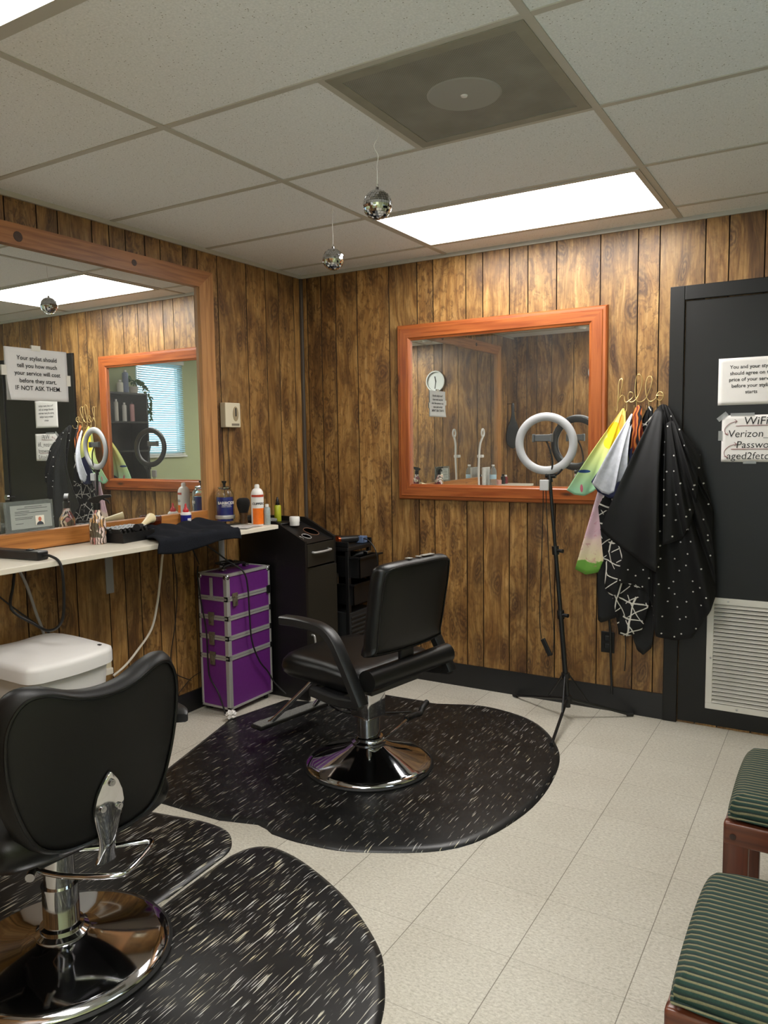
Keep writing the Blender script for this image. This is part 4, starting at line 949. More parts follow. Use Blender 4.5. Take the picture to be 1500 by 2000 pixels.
# ================================================================== PURPLE CASE
tc_ = thing('trolley_case', 'purple trolley case with aluminium edges standing in front of the black station', 'trolley case', (0.145, -0.835, 0))
x0, x1, y0, y1 = 0.045, 0.245, -1.012, -0.668
lev = [0.030, 0.300, 0.404, 0.508, 0.608, 0.735]
names = ['bottom_case', 'tier', 'tier', 'tier', 'lid']
for i in range(5):
    za, zb = lev[i]+0.001, lev[i+1]-0.001
    b = MB(); b.box(x0+0.004, x1-0.004, y0+0.004, y1-0.004, za, zb); pc = b.build(names[i], M_PURPLE, tc_)
    b = MB(); e = 0.016
    for z in ((za, za+e*0.7), (zb-e*0.7, zb)):
        b.box(x0, x1, y0, y0+0.0045, z[0], z[1]); b.box(x0, x1, y1-0.0045, y1, z[0], z[1]); b.box(x0, x0+0.0045, y0, y1, z[0], z[1]); b.box(x1-0.0045, x1, y0, y1, z[0], z[1])
    for (cx, cy) in ((x0, y0), (x1, y0), (x0, y1), (x1, y1)):
        sx = 1 if cx == x0 else -1; sy = 1 if cy == y0 else -1; wdt = 0.026 if (cx == x1 and cy == y0) else 0.014
        b.box(min(cx, cx+sx*wdt), max(cx, cx+sx*wdt), min(cy, cy+sy*wdt), max(cy, cy+sy*wdt), za, zb, 0.004, 3)
    b.build('edge_trim', M_ALU, pc)
    if i == 4:
        b = MB()
        b.box(x0, x1, y0, y0+0.026, zb-0.001, zb+0.002, 0.001); b.box(x0, x1, y1-0.026, y1, zb-0.001, zb+0.002, 0.001); b.box(x0, x0+0.022, y0+0.026, y1-0.026, zb-0.001, zb+0.002, 0.001); b.box(x1-0.022, x1, y0+0.026, y1-0.026, zb-0.001, zb+0.002, 0.001)
        b.build('top_trim', M_ALU, pc)
        for (cx, cy) in ((x1, y0), (x1, y1), (x0, y0)):
            b = MB(); r = bmesh.ops.create_uvsphere(b.bm, u_segments=16, v_segments=10, radius=0.017)
            bmesh.ops.transform(b.bm, matrix=Matrix.Translation((cx-0.012*(1 if cx == x1 else -1), cy+0.012*(1 if cy == y0 else -1), zb-0.014)), verts=r['verts']); b.build('corner_cap', M_CHROME_B, pc, True)
def latch(p, face, sz=1.35, m=mat('nickel', (128, 120, 104), 0.3, 0.6)):
    b = MB()
    T = Matrix.Translation(p) @ (Matrix.Rotation(-PI/2, 4, 'Z') if face == 'y' else Matrix())
    b.box(0, 0.005, -0.015*sz, 0.015*sz, 0.006, 0.020*sz, 0.001, M=T); b.box(0, 0.008, -0.012*sz, 0.012*sz, -0.030*sz, 0.004, 0.002, M=T); b.box(0.006, 0.012, -0.006*sz, 0.006*sz, -0.020*sz, 0.012, 0.002, M=T)
    b.cone(tuple(T @ Vector((0.0, 0, -0.018*sz))), tuple(T @ Vector((0.012, 0, -0.018*sz))), 0.005, seg=10)
    return b.build('latch', m, tc_, True)
for z in lev[1:4]: latch((0.135, y0, z), 'y')
latch((x1, -0.955, lev[4]), 'x'); 
b = MB()
b.box(x1, x1+0.006, y1-0.034, y1-0.004, lev[4]-0.022, lev[4]+0.022, 0.002); b.build('hinge', M_BLACK, tc_)
for z in lev[1:4]:
    b = MB(); b.box(x1, x1+0.004, y1-0.016, y1-0.001, z-0.014, z+0.014, 0.001); b.build('hinge', M_BLACK, tc_)
b = MB(); b.box(0.132, 0.152, y0-0.006, y0, 0.608, 0.715, 0.002); b.box(0.120, 0.164, y0-0.008, y0, 0.600, 0.616, 0.002); b.build('handle_sleeve', M_ALU, tc_)
for yy in (y0+0.05, y1-0.05):
    b = MB(); b.cone((x0-0.004, yy, 0.028), (x0+0.026, yy, 0.028), 0.0275, seg=20); b.build('wheel', M_RUBBER, tc_, True)
for yy in (y0+0.03, y1-0.03):
    b = MB(); b.cone((x1-0.03, yy, 0.0008), (x1-0.03, yy, 0.031), 0.012, 0.014, 14); b.build('foot', M_RUBBER, tc_, True)
b = MB(); b.tube([(0.145, -0.93, 0.738), (0.145, -0.915, 0.757), (0.145, -0.84, 0.762), (0.145, -0.765, 0.757), (0.145, -0.75, 0.738)], 0.007, 8); hd = b.build('carry_handle', M_BLACK, tc_, True)
for yy in (-0.93, -0.75):
    b = MB(); b.box(0.130, 0.160, yy-0.014, yy+0.014, 0.737, 0.748, 0.003); b.build('handle_mount', M_CHROME_B, hd)
random.seed(4); pts = []
for i in range(64):
    a = i*0.55; rr = 0.035+0.018*math.sin(i*1.3); pts.append((0.095+rr*math.cos(a)*0.9, -0.83+rr*1.7*math.sin(a), 0.745+0.022*abs(math.sin(i*0.37))+0.004*random.random()))
cord('black_cord', pts, 0.0032, M_CORDB, 'tangle of black cord heaped on top of the purple case', 3)
cord('black_cord', [(0.05, -1.12, ST-0.022), (0.14, -1.06, 0.90), (0.21, -0.96, 0.80), (0.262, -0.90, 0.735), (0.266, -0.875, 0.64), (0.265, -0.868, 0.50), (0.265, -0.855, 0.36), (0.265, -0.80, 0.24), (0.265, -0.735, 0.165), (0.275, -0.69, 0.09), (0.33, -0.665, 0.03)], 0.0042, M_CORDB, 'black cord trailing down the long side of the purple case')
cord('black_cord', [(0.06, -1.02, 0.77), (0.065, -1.030, 0.72), (0.085, -1.032, 0.58), (0.115, -1.034, 0.44), (0.118, -1.033, 0.26), (0.13, -1.033, 0.19), (0.185, -1.034, 0.12), (0.225, -1.036, 0.03), (0.24, -1.04, 0.006)], 0.0038, M_CORDB, 'black cord trailing down the latch side of the purple case')
cord('black_cord', [(0.04, -1.0, 0.79), (0.02, -1.02, 0.86), (0.03, -1.06, 0.90), (0.06, -1.06, 0.88), (0.07, -1.02, 0.78)], 0.002, M_CORDB, 'thin black cord looping up behind the purple case')
cord('black_cord', [(0.02, -1.16, 0.12), (0.02, -1.06, 0.18), (0.03, -0.99, 0.20)], 0.002, M_CORDB, 'thin cord crossing the wall just above the base beside the purple case')
# crumpled tissue
b = MB(); r = bmesh.ops.create_icosphere(b.bm, subdivisions=3, radius=0.03); random.seed(9)
for v in r['verts']: v.co *= random.uniform(0.62, 1.15); v.co.z = max(v.co.z*0.8, -0.017)
bmesh.ops.transform(b.bm, matrix=Matrix.Translation((0.285, -1.055, 0.030)), verts=r['verts'])
tag(b.build('tissue', M_PAPER), 'crumpled white tissue on the floor at the corner of the purple case', 'tissue')

# ================================================================== BLACK STYLING STATION
cb = thing('styling_station', 'tall black styling station cabinet with tool holes behind the purple case', 'cabinet', (0.25, -0.50, 0))
cx1, cya, cyb = 0.465, -0.64, -0.352
side = [(0.014, 0.002), (cx1, 0.002), (cx1, 0.872), (0.265, 0.972), (0.014, 0.972)]
for y in (cya, cyb-0.018):
    b = MB(); b.prism(side, lambda p: (p[0], y, p[1]), lambda p: (p[0], y+0.018, p[1])); b.build('side_panel', M_LAMINATE, cb)
b = MB(); b.box(0.014, 0.026, cya+0.018, cyb-0.018, 0.002, 0.960); b.box(0.026, cx1-0.02, cya+0.018, cyb-0.018, 0.06, 0.075); b.box(0.026, cx1-0.02, cya+0.018, cyb-0.018, 0.735, 0.75); b.build('carcass', M_LAMINATE, cb)
b = MB(); b.box(0.026, 0.25, cya+0.018, cyb-0.018, 0.932, 0.946); b.build('back_top', M_LAMINATE, cb)
# sloped tool top with three holes
A3, B3 = Vector((0.245, 0, 0.944)), Vector((cx1-0.004, 0, 0.858)); dv = (B3-A3); Lt = dv.length; dv.normalize(); nv_ = Vector((-dv.z, 0, dv.x))*1
if nv_.z < 0: nv_ = -nv_
bm = bmesh.new(); holes = [(0.165, -0.595, 0.020), (0.160, -0.528, 0.027), (0.120, -0.435, 0.045)]
b = MB()
def sp(u, y, h): p = A3+dv*u+nv_*h; return (p.x, y, p.z)
# top plate as a fine grid with the holes left open
NU, NY = 44, 54; ya, yb = cya+0.018, cyb-0.018; cache = {}
def inside(u, y): return any((u-h[0])**2+(y-h[1])**2 < h[2]**2 for h in holes)
def gv(i, j, h):
    k = (i, j, h)
    if k not in cache: cache[k] = b.bm.verts.new(sp(Lt*i/NU, ya+(yb-ya)*j/NY, h))
    return cache[k]
for i in range(NU):
    for j in range(NY):
        if not inside(Lt*(i+0.5)/NU, ya+(yb-ya)*(j+0.5)/NY): b.bm.faces.new((gv(i, j, 0), gv(i, j+1, 0), gv(i+1, j+1, 0), gv(i+1, j, 0)))
top_ = b.build('tool_top', M_LAMINATE, cb)
for (u, y, r) in holes:
    b = MB(); ring = [sp(u+r*math.cos(2*PI*k/28), y+r*math.sin(2*PI*k/28), 0.001) for k in range(28)]
    b.tube(ring, 0.0022, 6, 0, True); b.build('hole_ring', M_ALU if r < 0.04 else mat('raw_board_edge', (104, 70, 50), 0.7), top_, True)
b = MB(); b.box(cx1-0.018, cx1+0.002, cya+0.020, cyb-0.020, 0.732, 0.852, 0.001); dw = b.build('drawer', M_LAMDOOR, cb)
b = MB(); b.tube([(cx1+0.002, -0.575, 0.806), (cx1+0.018, -0.570, 0.806), (cx1+0.026, -0.52, 0.806), (cx1+0.026, -0.475, 0.806), (cx1+0.018, -0.425, 0.806), (cx1+0.002, -0.420, 0.806)], 0.0065, 8); b.build('handle', M_ALU, dw, True)
# door slightly ajar, hinged on the far side
TD = Matrix.Translation((cx1, cyb-0.02, 0)) @ Matrix.Rotation(math.radians(-9), 4, 'Z')
b = MB(); b.box(0.001, 0.019, -0.238, 0.0, 0.09, 0.722, 0.001, M=TD); do = b.build('door', M_LAMDOOR, cb)
b = MB(); b.tube([tuple(TD @ Vector(q)) for q in ((0.019, -0.205, 0.352), (0.038, -0.205, 0.347), (0.044, -0.205, 0.30), (0.038, -0.205, 0.253), (0.019, -0.205, 0.248))], 0.0055, 8); b.build('handle', M_ALU, do, True)
b = MB(); b.cone(tuple(TD @ Vector((0.018, -0.19, 0.415))), tuple(TD @ Vector((0.022, -0.19, 0.415))), 0.009, seg=16); b.build('lock', M_CHROME_B, do, True)
b = MB(); b.box(cx1-0.004, cx1+0.012, cyb-0.006, cyb+0.004, 0.60, 0.66, 0.001); b.build('hinge', M_CHROME_B, cb)
# things on the station
wj = turned('lidded_tub', 'small white lidded tub on the sloped top of the black station', 'tub', (0.268, -0.512, 0.9465), [('body', M_WHITE, [(0, 0.0005), (0.026, 0.0005), (0.027, 0.003), (0.027, 0.022), (0, 0.022)], 28), ('lid', M_WHITE, [(0, 0.0222), (0.029, 0.0222), (0.029, 0.046), (0.027, 0.050), (0, 0.050)], 28)])
wj.location = (0.285, -0.490, 0.936)
turned('spray_bottle', 'lime green bottle with a black pump on the black station', 'spray bottle', (0.115, -0.425, 0.9465), [('body', mat('lime_plastic', (172, 176, 44), 0.35), [(0, 0.0005), (0.0185, 0.0005), (0.020, 0.003), (0.020, 0.088), (0.016, 0.094), (0, 0.094)], 24), ('pump', M_BLACK, [(0, 0.0942), (0.012, 0.0942), (0.012, 0.108), (0.009, 0.111), (0.009, 0.125), (0.006, 0.130), (0.004, 0.140), (0, 0.140)], 18)])
b = MB(); po = [(0.05*math.cos(2*PI*i/24), 0.026*math.sin(2*PI*i/24)) for i in range(24)]
b.pillow(po, 0.026, lambda a, c, d: (0.135+c, -0.515+a, 0.961+d), edge=0.015)
def stripes(name, c1, c2, sc, rot=(0, 0, 0.6)):
    m, n, l, bb = new_mat(name); tc = N(n, 'ShaderNodeTexCoord'); wv = N(n, 'ShaderNodeTexWave'); wv.inputs['Scale'].default_value = sc; wv.inputs['Distortion'].default_value = 1.5
    l.new(mapped(n, l, tc.outputs['Object'], (1, 1, 1), (0, 0, 0), rot), wv.inputs['Vector'])
    l.new(ramp(n, l, wv.outputs['Fac'], [(0.45, lin(c1)), (0.55, lin(c2))]), bb.inputs['Base Color']); setp(bb, 'Roughness', 0.7); return m
tag(b.build('pouch', stripes('striped_cloth', (52, 52, 54), (150, 150, 146), 60), smooth=True), 'small grey striped pouch lying behind the white tub', 'pouch')
b = MB(); b.tube([(0.24, -0.60, 0.950), (0.255, -0.52, 0.950), (0.268, -0.44, 0.949)], 0.005, 8); tag(b.build('comb', M_BLACK, smooth=True), 'black comb lying in front of the white tub', 'comb')
b = MB(); b.box(0.03, 0.055, -0.62, -0.54, 0.9465, 0.995, 0.008); tag(b.build('hair_clipper', M_BLACK, smooth=True), 'black hair clipper standing against the wall beside the lime bottle', 'clipper')

# ================================================================== BLACK ROLLING CART IN THE CORNER
ct = thing('rolling_cart', 'black rolling cart with bins in the corner behind the styling station', 'cart', (0.36, -0.17, 0))
for (x, y) in ((0.24, -0.285), (0.24, -0.06), (0.50, -0.285), (0.50, -0.06)):
    b = MB(); b.box(x-0.012, x+0.012, y-0.012, y+0.012, 0.05, 0.78, 0.003); b.build('upright', M_BLACK, ct)
b = MB(); b.box(0.225, 0.515, -0.30, -0.045, 0.775, 0.800, 0.006); b.box(0.225, 0.515, -0.30, -0.292, 0.80, 0.83, 0.003); b.box(0.225, 0.515, -0.053, -0.045, 0.80, 0.83, 0.003); b.build('top_tray', M_BLACK, ct)
for k, (za, zb, xo) in enumerate(((0.62, 0.745, 0.045), (0.46, 0.585, 0.0))):
    b = MB(); q = 0.004; xa, xb, ya_, yb_ = 0.24, 0.53+xo, -0.275, -0.07
    b.box(xa, xb, ya_, yb_, za, za+q); b.box(xa, xa+q, ya_, yb_, za, zb); b.box(xb-q, xb, ya_, yb_, za, zb); b.box(xa, xb, ya_, ya_+q, za, zb); b.box(xa, xb, yb_-q, yb_, za, zb)
    b.box(xb-q, xb+0.012, ya_-0.01, yb_+0.03, zb-0.01, zb); b.box(xa, xb, ya_-0.012, ya_, zb-0.01, zb); b.build('bin', M_BLACK, ct)
b = MB(); b.box(0.235, 0.515, -0.29, -0.055, 0.10, 0.42, 0.004); dbx = b.build('drawer_box', mat('charcoal_plastic', (34, 35, 36), 0.5), ct)
for k in range(11):
    b = MB(); b.box(0.515, 0.521, -0.285, -0.06, 0.125+k*0.026, 0.137+k*0.026, 0.002); b.build('rib', CACHE['charcoal_plastic'], dbx)
for (x, y) in ((0.25, -0.275), (0.25, -0.07), (0.49, -0.275), (0.49, -0.07)):
    b = MB(); b.cone((x-0.01, y, 0.026), (x+0.01, y, 0.026), 0.025, seg=16); b.cone((x, y, 0.03), (x, y, 0.10), 0.008); b.build('caster', M_RUBBER, ct, True)
hc = thing('hair_clipper', 'metal faced hair clipper lying in the top bin of the rolling cart', 'clipper', (0.50, -0.16, 0.70))
b = MB(); b.tube([(0.42, -0.20, 0.700), (0.48, -0.165, 0.738), (0.53, -0.14, 0.752)], 0.016, 10, 4); b.build('body', M_BLACK, hc, True)
b = MB(); b.box(0.525, 0.555, -0.16, -0.12, 0.742, 0.764, 0.003); b.build('blade', M_CHROME_B, hc)
hd = thing('hair_dryer', 'small tool with a copper end lying on top of the rolling cart', 'hair tool', (0.42, -0.16, 0.80))
b = MB(); b.cone((0.40, -0.22, 0.827), (0.46, -0.10, 0.827), 0.024, 0.020, 18); b.build('barrel', M_BLACK, hd, True)
b = MB(); b.cone((0.393, -0.234, 0.827), (0.40, -0.22, 0.827), 0.026, 0.0242, 18); b.build('nozzle', mat('copper', (180, 96, 62), 0.25, 1.0), hd, True)
b = MB(); b.box(0.44, 0.50, -0.12, -0.07, 0.802, 0.842, 0.004); tag(b.build('gel_box', mat('blue_printed_box', (96, 116, 150), 0.4, noise=0.4, nscale=50)), 'small blue and white box on top of the rolling cart', 'box')
cord('black_cord', [(0.47, -0.11, 0.83), (0.54, -0.12, 0.82), (0.597, -0.13, 0.75), (0.60, -0.12, 0.60), (0.59, -0.11, 0.42), (0.57, -0.10, 0.22), (0.56, -0.10, 0.10)], 0.0035, M_CORDB, 'dark cord hanging down the front of the rolling cart')
cord('black_cord', [(0.62, -0.66, 0.017), (0.75, -0.72, 0.017), (0.85, -0.66, 0.017), (0.78, -0.56, 0.017), (0.70, -0.60, 0.017), (0.80, -0.70, 0.017), (0.95, -0.62, 0.017), (1.05, -0.55, 0.017)], 0.0035, M_CORDB, 'dark cord curling over the mat behind the footrest')

# ================================================================== RING LIGHT ON TRIPOD
rl = thing('ring_light', 'white ring light with phone clamp on a tall black tripod by the framed mirror', 'ring light', (1.762, -0.235, 0))
RC = Vector((1.657, -0.262, 1.374)); RN = Matrix.Rotation(math.radians(8), 4, 'Z') @ Matrix.Rotation(math.radians(3), 4, 'X')
b = MB(); prof = []
R0 = 0.131; ring_f, ring_b = [], []
def torus(b, R, rx, rz, a0, a1, n=64, k=9, off=0.0):
    V = []
    for i in range(n):
        ph = 2*PI*i/n; row = []
        for j in range(k+1):
            a = a0+(a1-a0)*j/k
            rad = R+rx*math.cos(a); dep = rz*math.sin(a)+off
            row.append(b.bm.verts.new(tuple(RC+(RN @ Vector((rad*math.cos(ph), dep, rad*math.sin(ph)))))))
        V.append(row)
    for i in range(n):
        A, B = V[i], V[(i+1) % n]
        for j in range(k): b.bm.faces.new((A[j], A[j+1], B[j+1], B[j]))
        b.bm.faces.new((A[k], A[0], B[0], B[k]))
torus(b, R0, 0.0205, 0.014, PI, 2*PI)
b.build('diffuser_ring', mat('frosted_ring', (176, 176, 178), 0.4), rl, True)
b = MB(); torus(b, R0, 0.0205, 0.012, 0, PI, off=0.0005); b.build('ring_housing', M_BLACK, rl, True)
top = Vector((1.672, -0.248, 1.205)); base = Vector((1.764, -0.222, 0.06))
def pole(t): return base+(top-base)*t
for (t0, t1, r, nm) in ((0.0, 0.42, 0.0125, 'pole'), (0.40, 0.70, 0.0105, 'pole'), (0.68, 0.985, 0.0085, 'pole')):
    b = MB(); b.cone(pole(t0), pole(t1), r, seg=16); b.build(nm, M_BLACK, rl, True)
b = MB(); b.cone(pole(0.965), pole(0.99), 0.006, seg=12); b.build('pole_tip', M_CHROME_B, rl, True)
for tt in (0.41, 0.69):
    b = MB(); p = pole(tt); b.cone(pole(tt-0.018), pole(tt+0.018), 0.0175, seg=16); b.cone(p+Vector((0.012, -0.006, 0)), p+Vector((0.042, -0.014, 0.0)), 0.008, 0.010, 12); b.build('clamp_knob', M_BLACK, rl, True)
b = MB(); b.cone(pole(0.985), top+Vector((0, 0, 0.026)), 0.014, 0.011, 14); b.cone(top+Vector((-0.02, 0, 0.012)), top+Vector((0.03, 0, 0.012)), 0.011, seg=14); b.tube([top+Vector((0.02, -0.004, 0.012)), top+Vector((0.045, -0.008, 0.024)), top+Vector((0.065, -0.01, 0.045))], 0.005, 8); b.build('swivel_head', M_BLACK, rl, True)
b = MB(); b.cone(top+Vector((-0.012, -0.01, 0.02)), RC+Vector((0, 0.008, -0.128)), 0.006, seg=10); b.build('ring_stem', M_BLACK, rl, True)
b = MB(); b.tube([RC+Vector((0.03, 0.0, -0.125)), RC+Vector((0.035, -0.005, -0.08)), RC+Vector((0.02, -0.01, -0.02)), RC+Vector((0.0, -0.005, 0.02))], 0.0045, 8); b.build('gooseneck', M_BLACK, rl, True)
b = MB(); c = RC+Vector((-0.012, -0.01, 0.028)); b.box(c.x-0.045, c.x+0.045, c.y-0.006, c.y+0.006, c.z-0.017, c.z+0.017, 0.003); b.box(c.x-0.05, c.x-0.04, c.y-0.02, c.y+0.006, c.z-0.02, c.z+0.02, 0.003); b.box(c.x+0.04, c.x+0.05, c.y-0.02, c.y+0.006, c.z-0.02, c.z+0.02, 0.003); b.build('phone_clamp', mat('grey_clamp', (84, 86, 86), 0.5), rl)
b = MB(); b.box(1.638, 1.682, -0.300, -0.285, 1.148, 1.200, 0.003); b.build('control_box', mat('pale_grey_plastic', (186, 186, 186), 0.45, noise=0.06, nscale=60), rl)
b = MB(); b.tube([(1.655, -0.292, 1.15), (1.650, -0.285, 1.0), (1.640, -0.275, 0.75), (1.632, -0.272, 0.52), (1.640, -0.27, 0.405)], 0.0022, 6, 4); b.tube([(1.668, -0.292, 1.15), (1.672, -0.285, 1.0), (1.685, -0.275, 0.70), (1.705, -0.272, 0.45), (1.700, -0.27, 0.345), (1.690, -0.27, 0.325)], 0.0022, 6, 4)
b.build('cable', M_CORDB, rl, True)
b = MB(); b.box(-0.012, 0.012, -0.006, 0.006, -0.045, 0.045, 0.003, M=Matrix.Translation((1.667, -0.27, 0.365)) @ Matrix.Rotation(math.radians(-26), 4, 'Y')); b.build('remote_switch', M_BLACK, rl)
hub = pole(0.035); up_ = pole(0.14)
b = MB(); b.cone(hub-Vector((0, 0, 0.015)), hub+Vector((0, 0, 0.02)), 0.020, seg=16); b.build('hub', M_BLACK, rl, True)
b = MB(); b.cone(up_-Vector((0, 0, 0.012)), up_+Vector((0, 0, 0.014)), 0.021, seg=16); b.build('leg_collar', M_BLACK, rl, True)
for f in ((1.415, -0.045, 0.010), (1.812, -0.615, 0.020), (2.03, -0.045, 0.010)):
    f = Vector(f); d2 = (f-hub); d2.z = 0; d2.normalize()
    b = MB(); a = hub+d2*0.018; b.tube([a, f], 0.0075, 8, 0); lg = b.build('leg', M_BLACK, rl, True)
    b = MB(); m_ = hub+(f-hub)*0.36; b.tube([up_+d2*0.02, m_], 0.005, 6, 0); b.build('strut', M_BLACK, lg, True)
    b = MB(); b.cone(f+d2*0.012+Vector((0, 0, 0.001)), f-d2*0.02+Vector((0, 0, 0.002)), 0.0095, seg=12); b.build('foot', M_RUBBER, lg, True)
# wall outlet
ol = thing('wall_outlet', 'black wall outlet low on the panelling behind the hanging capes', 'outlet', (1.90, -0.001, 0.356))
b = MB(); b.box(1.866, 1.935, -0.007, -0.001, 0.302, 0.412, 0.003); b.build('cover_plate', M_BLACKPAINT, ol)
for z in (0.378, 0.336):
    b = MB(); b.box(1.885, 1.916, -0.0095, -0.0072, z-0.014, z+0.014, 0.004); b.build('socket', M_BLACK, ol)
cord('black_cord', [(1.905, -0.014, 0.52), (1.915, -0.012, 0.40), (1.918, -0.013, 0.30), (1.925, -0.016, 0.16), (1.928, -0.017, 0.09)], 0.006, M_CORDB, 'thick black cord hanging on the wall by the black outlet')
cord('black_cord', [(1.99, -0.014, 0.42), (1.993, -0.012, 0.30), (1.988, -0.012, 0.22)], 0.0025, M_CORDB, 'short black cord hanging on the panelling by the door frame')

# ================================================================== HELLO HOOK
hk = thing('coat_hook', 'gold wire hook rack shaped as the word hello on the panelling by the door', 'hook rack', (2.05, -0.012, 1.56))
def hp(cx, cy, y=-0.028):
    u = 1100+cx/5.0; v = 720+cy/5.0
    return (1.937+(u-1205)*0.00241, y, 1.561+(790-v)*0.00241-(u-1205)*0.00008)
word = [(532, 330), (538, 250), (540, 130), (560, 90), (578, 110), (570, 180), (548, 270), (536, 325), (548, 290), (572, 258), (594, 268), (598, 300), (614, 328), (640, 315), (680, 275), (680, 236), (652, 228), (632, 270), (642, 312), (672, 326), (712, 300), (748, 225), (770, 120), (752, 56), (720, 62), (702, 150), (706, 265), (728, 318), (768, 322), (812, 280), (848, 200), (868, 110), (852, 72), (822, 84), (806, 160), (812, 255), (834, 312), (870, 318), (905, 290), (916, 250), (936, 225), (968, 238), (978, 275), (955, 310), (922, 302), (910, 268), (944, 262), (978, 268)]
b = MB(); b.tube([hp(x, y, -0.026-0.004*math.sin(i*1.7)) for i, (x, y) in enumerate(word)], 0.0023, 8, 5); b.build('wire_word', M_GOLD, hk, True)
hooks = [(528, 330), (622, 325), (716, 318), (838, 318), (944, 312)]
for (x, y) in hooks:
    p = Vector(hp(x, y)); b = MB(); b.tube([p, p+Vector((0.001, 0.001, -0.025)), p+Vector((0.001, -0.008, -0.043)), p+Vector((0.001, -0.030, -0.046)), p+Vector((0.001, -0.042, -0.036)), p+Vector((0.001, -0.046, -0.022))], 0.002, 8, 4); b.build('hook', M_GOLD, hk, True)
for (x, y) in ((560, 92), (852, 74), (944, 312)):
    p = Vector(hp(x, y)); b = MB(); b.cone((p.x, -0.001, p.z), (p.x, -0.026, p.z), 0.0022, seg=8); b.build('wall_pin', M_GOLD, hk, True)

# ================================================================== CAPES
def cape(name, top, tw_, hem, folds, amp, m, label, ytop, yhem, belly=0.03, ph=0.0, cols=64, rows=34, th=0.0022, droop=0.0, parent=None, gather=1.0):
    """cloth gathered at a hook and fanning out to its hem; hem = (x, z) points from one edge to the other"""
    P = [Vector((p[0], 0, p[1])) for p in hem]
    d = [0]
    for a, c in zip(P, P[1:]): d.append(d[-1]+(c-a).length)
    def at(s):
        L = s*d[-1]
        for i in range(len(P)-1):
            if L <= d[i+1]+1e-9:
                k = (L-d[i])/max(1e-9, d[i+1]-d[i]); return P[i]+(P[i+1]-P[i])*k
        return P[-1]
    b = MB(); V = []
    for i in range(rows+1):
        t = i/rows; row = []
        for j in range(cols+1):
            s = j/cols; h = at(s)
            x0 = top[0]+tw_*(s-0.5); z0 = top[1]+0.012*math.sin(PI*s)
            e = t**gather
            x = x0+(h.x-x0)*e; z = z0+(h.z-z0)*t
            yy = (yhem if not isinstance(yhem, tuple) else yhem[0]+(yhem[1]-yhem[0])*s)
            y = ytop+(yy-ytop)*(t**0.8)-belly*math.sin(PI*min(1, t))
            f = math.sin(2*PI*folds*s+ph+0.8*math.sin(2.2*t+ph))+0.45*math.sin(2*PI*folds*1.83*s+1.3*ph+1.5*t)
            y -= amp*(0.35+0.65*t)*f*min(1.0, 0.25+2*t)
            x += amp*0.25*f*math.sin(PI*t)
            z += droop*math.sin(2*PI*folds*s+ph)*t
            y = min(y, -0.006)
            row.append(b.bm.verts.new((x, y, z)))
        V.append(row)
    for i in range(rows):
        for j in range(cols): b.bm.faces.new((V[i][j], V[i][j+1], V[i+1][j+1], V[i+1][j]))
    o = b.build(name, m, parent, True, angle=80)
    so = o.modifiers.new('thickness', 'SOLIDIFY'); so.thickness = th; so.offset = 0
    if label: tag(o, label, 'cape')
    return o
def cloth(name, builder, rough=0.75):
    m, n, l, bb = new_mat(name); tc = N(n, 'ShaderNodeTexCoord'); sep = N(n, 'ShaderNodeSeparateXYZ'); l.new(tc.outputs['Object'], sep.inputs[0])
    c = builder(n, l, tc.outputs['Object'], sep.outputs)
    l.new(c, bb.inputs['Base Color']); setp(bb, 'Roughness', rough); setp(bb, 'Specular IOR Level', 0.3)
    bumpn(n, l, noise(n, l, tc.outputs['Object'], 600, 2), bb, 0.1, 0.0005); return m
def blob(n, l, sep, x, z, rx, rz):
    dx = math_node(n, l, 'DIVIDE', math_node(n, l, 'SUBTRACT', sep[0], x), rx); dz = math_node(n, l, 'DIVIDE', math_node(n, l, 'SUBTRACT', sep[2], z), rz)
    r = math_node(n, l, 'ADD', math_node(n, l, 'MULTIPLY', dx, dx), math_node(n, l, 'MULTIPLY', dz, dz))
    return math_node(n, l, 'LESS_THAN', r, 1.0)
def b_yellow(n, l, v, sep):
    g = ramp(n, l, math_node(n, l, 'ADD', sep[2], math_node(n, l, 'MULTIPLY', noise(n, l, v, 14, 2), 0.06)), [(0.0, lin((150, 196, 150))), (1.0, lin((150, 196, 150)))])
    zz = math_node(n, l, 'DIVIDE', math_node(n, l, 'SUBTRACT', sep[2], 1.12), 0.44)
    g = ramp(n, l, zz, [(0.05, lin((160, 210, 172))), (0.35, lin((196, 214, 140))), (0.70, lin((222, 214, 120))), (0.9, lin((228, 200, 100)))])
    g = mixc(n, l, blob(n, l, sep, 1.945, 1.42, 0.035, 0.055), g, lin((232, 200, 30)))
    g = mixc(n, l, blob(n, l, sep, 1.925, 1.375, 0.03, 0.03), g, lin((236, 208, 40)))
    g = mixc(n, l, blob(n, l, sep, 1.975, 1.47, 0.012, 0.04), g, lin((226, 150, 56)))
    g = mixc(n, l, blob(n, l, sep, 1.805, 1.235, 0.03, 0.008), g, lin((40, 70, 120)))
    g = mixc(n, l, blob(n, l, sep, 1.79, 1.15, 0.007, 0.02), g, lin((206, 110, 130)))
    return g
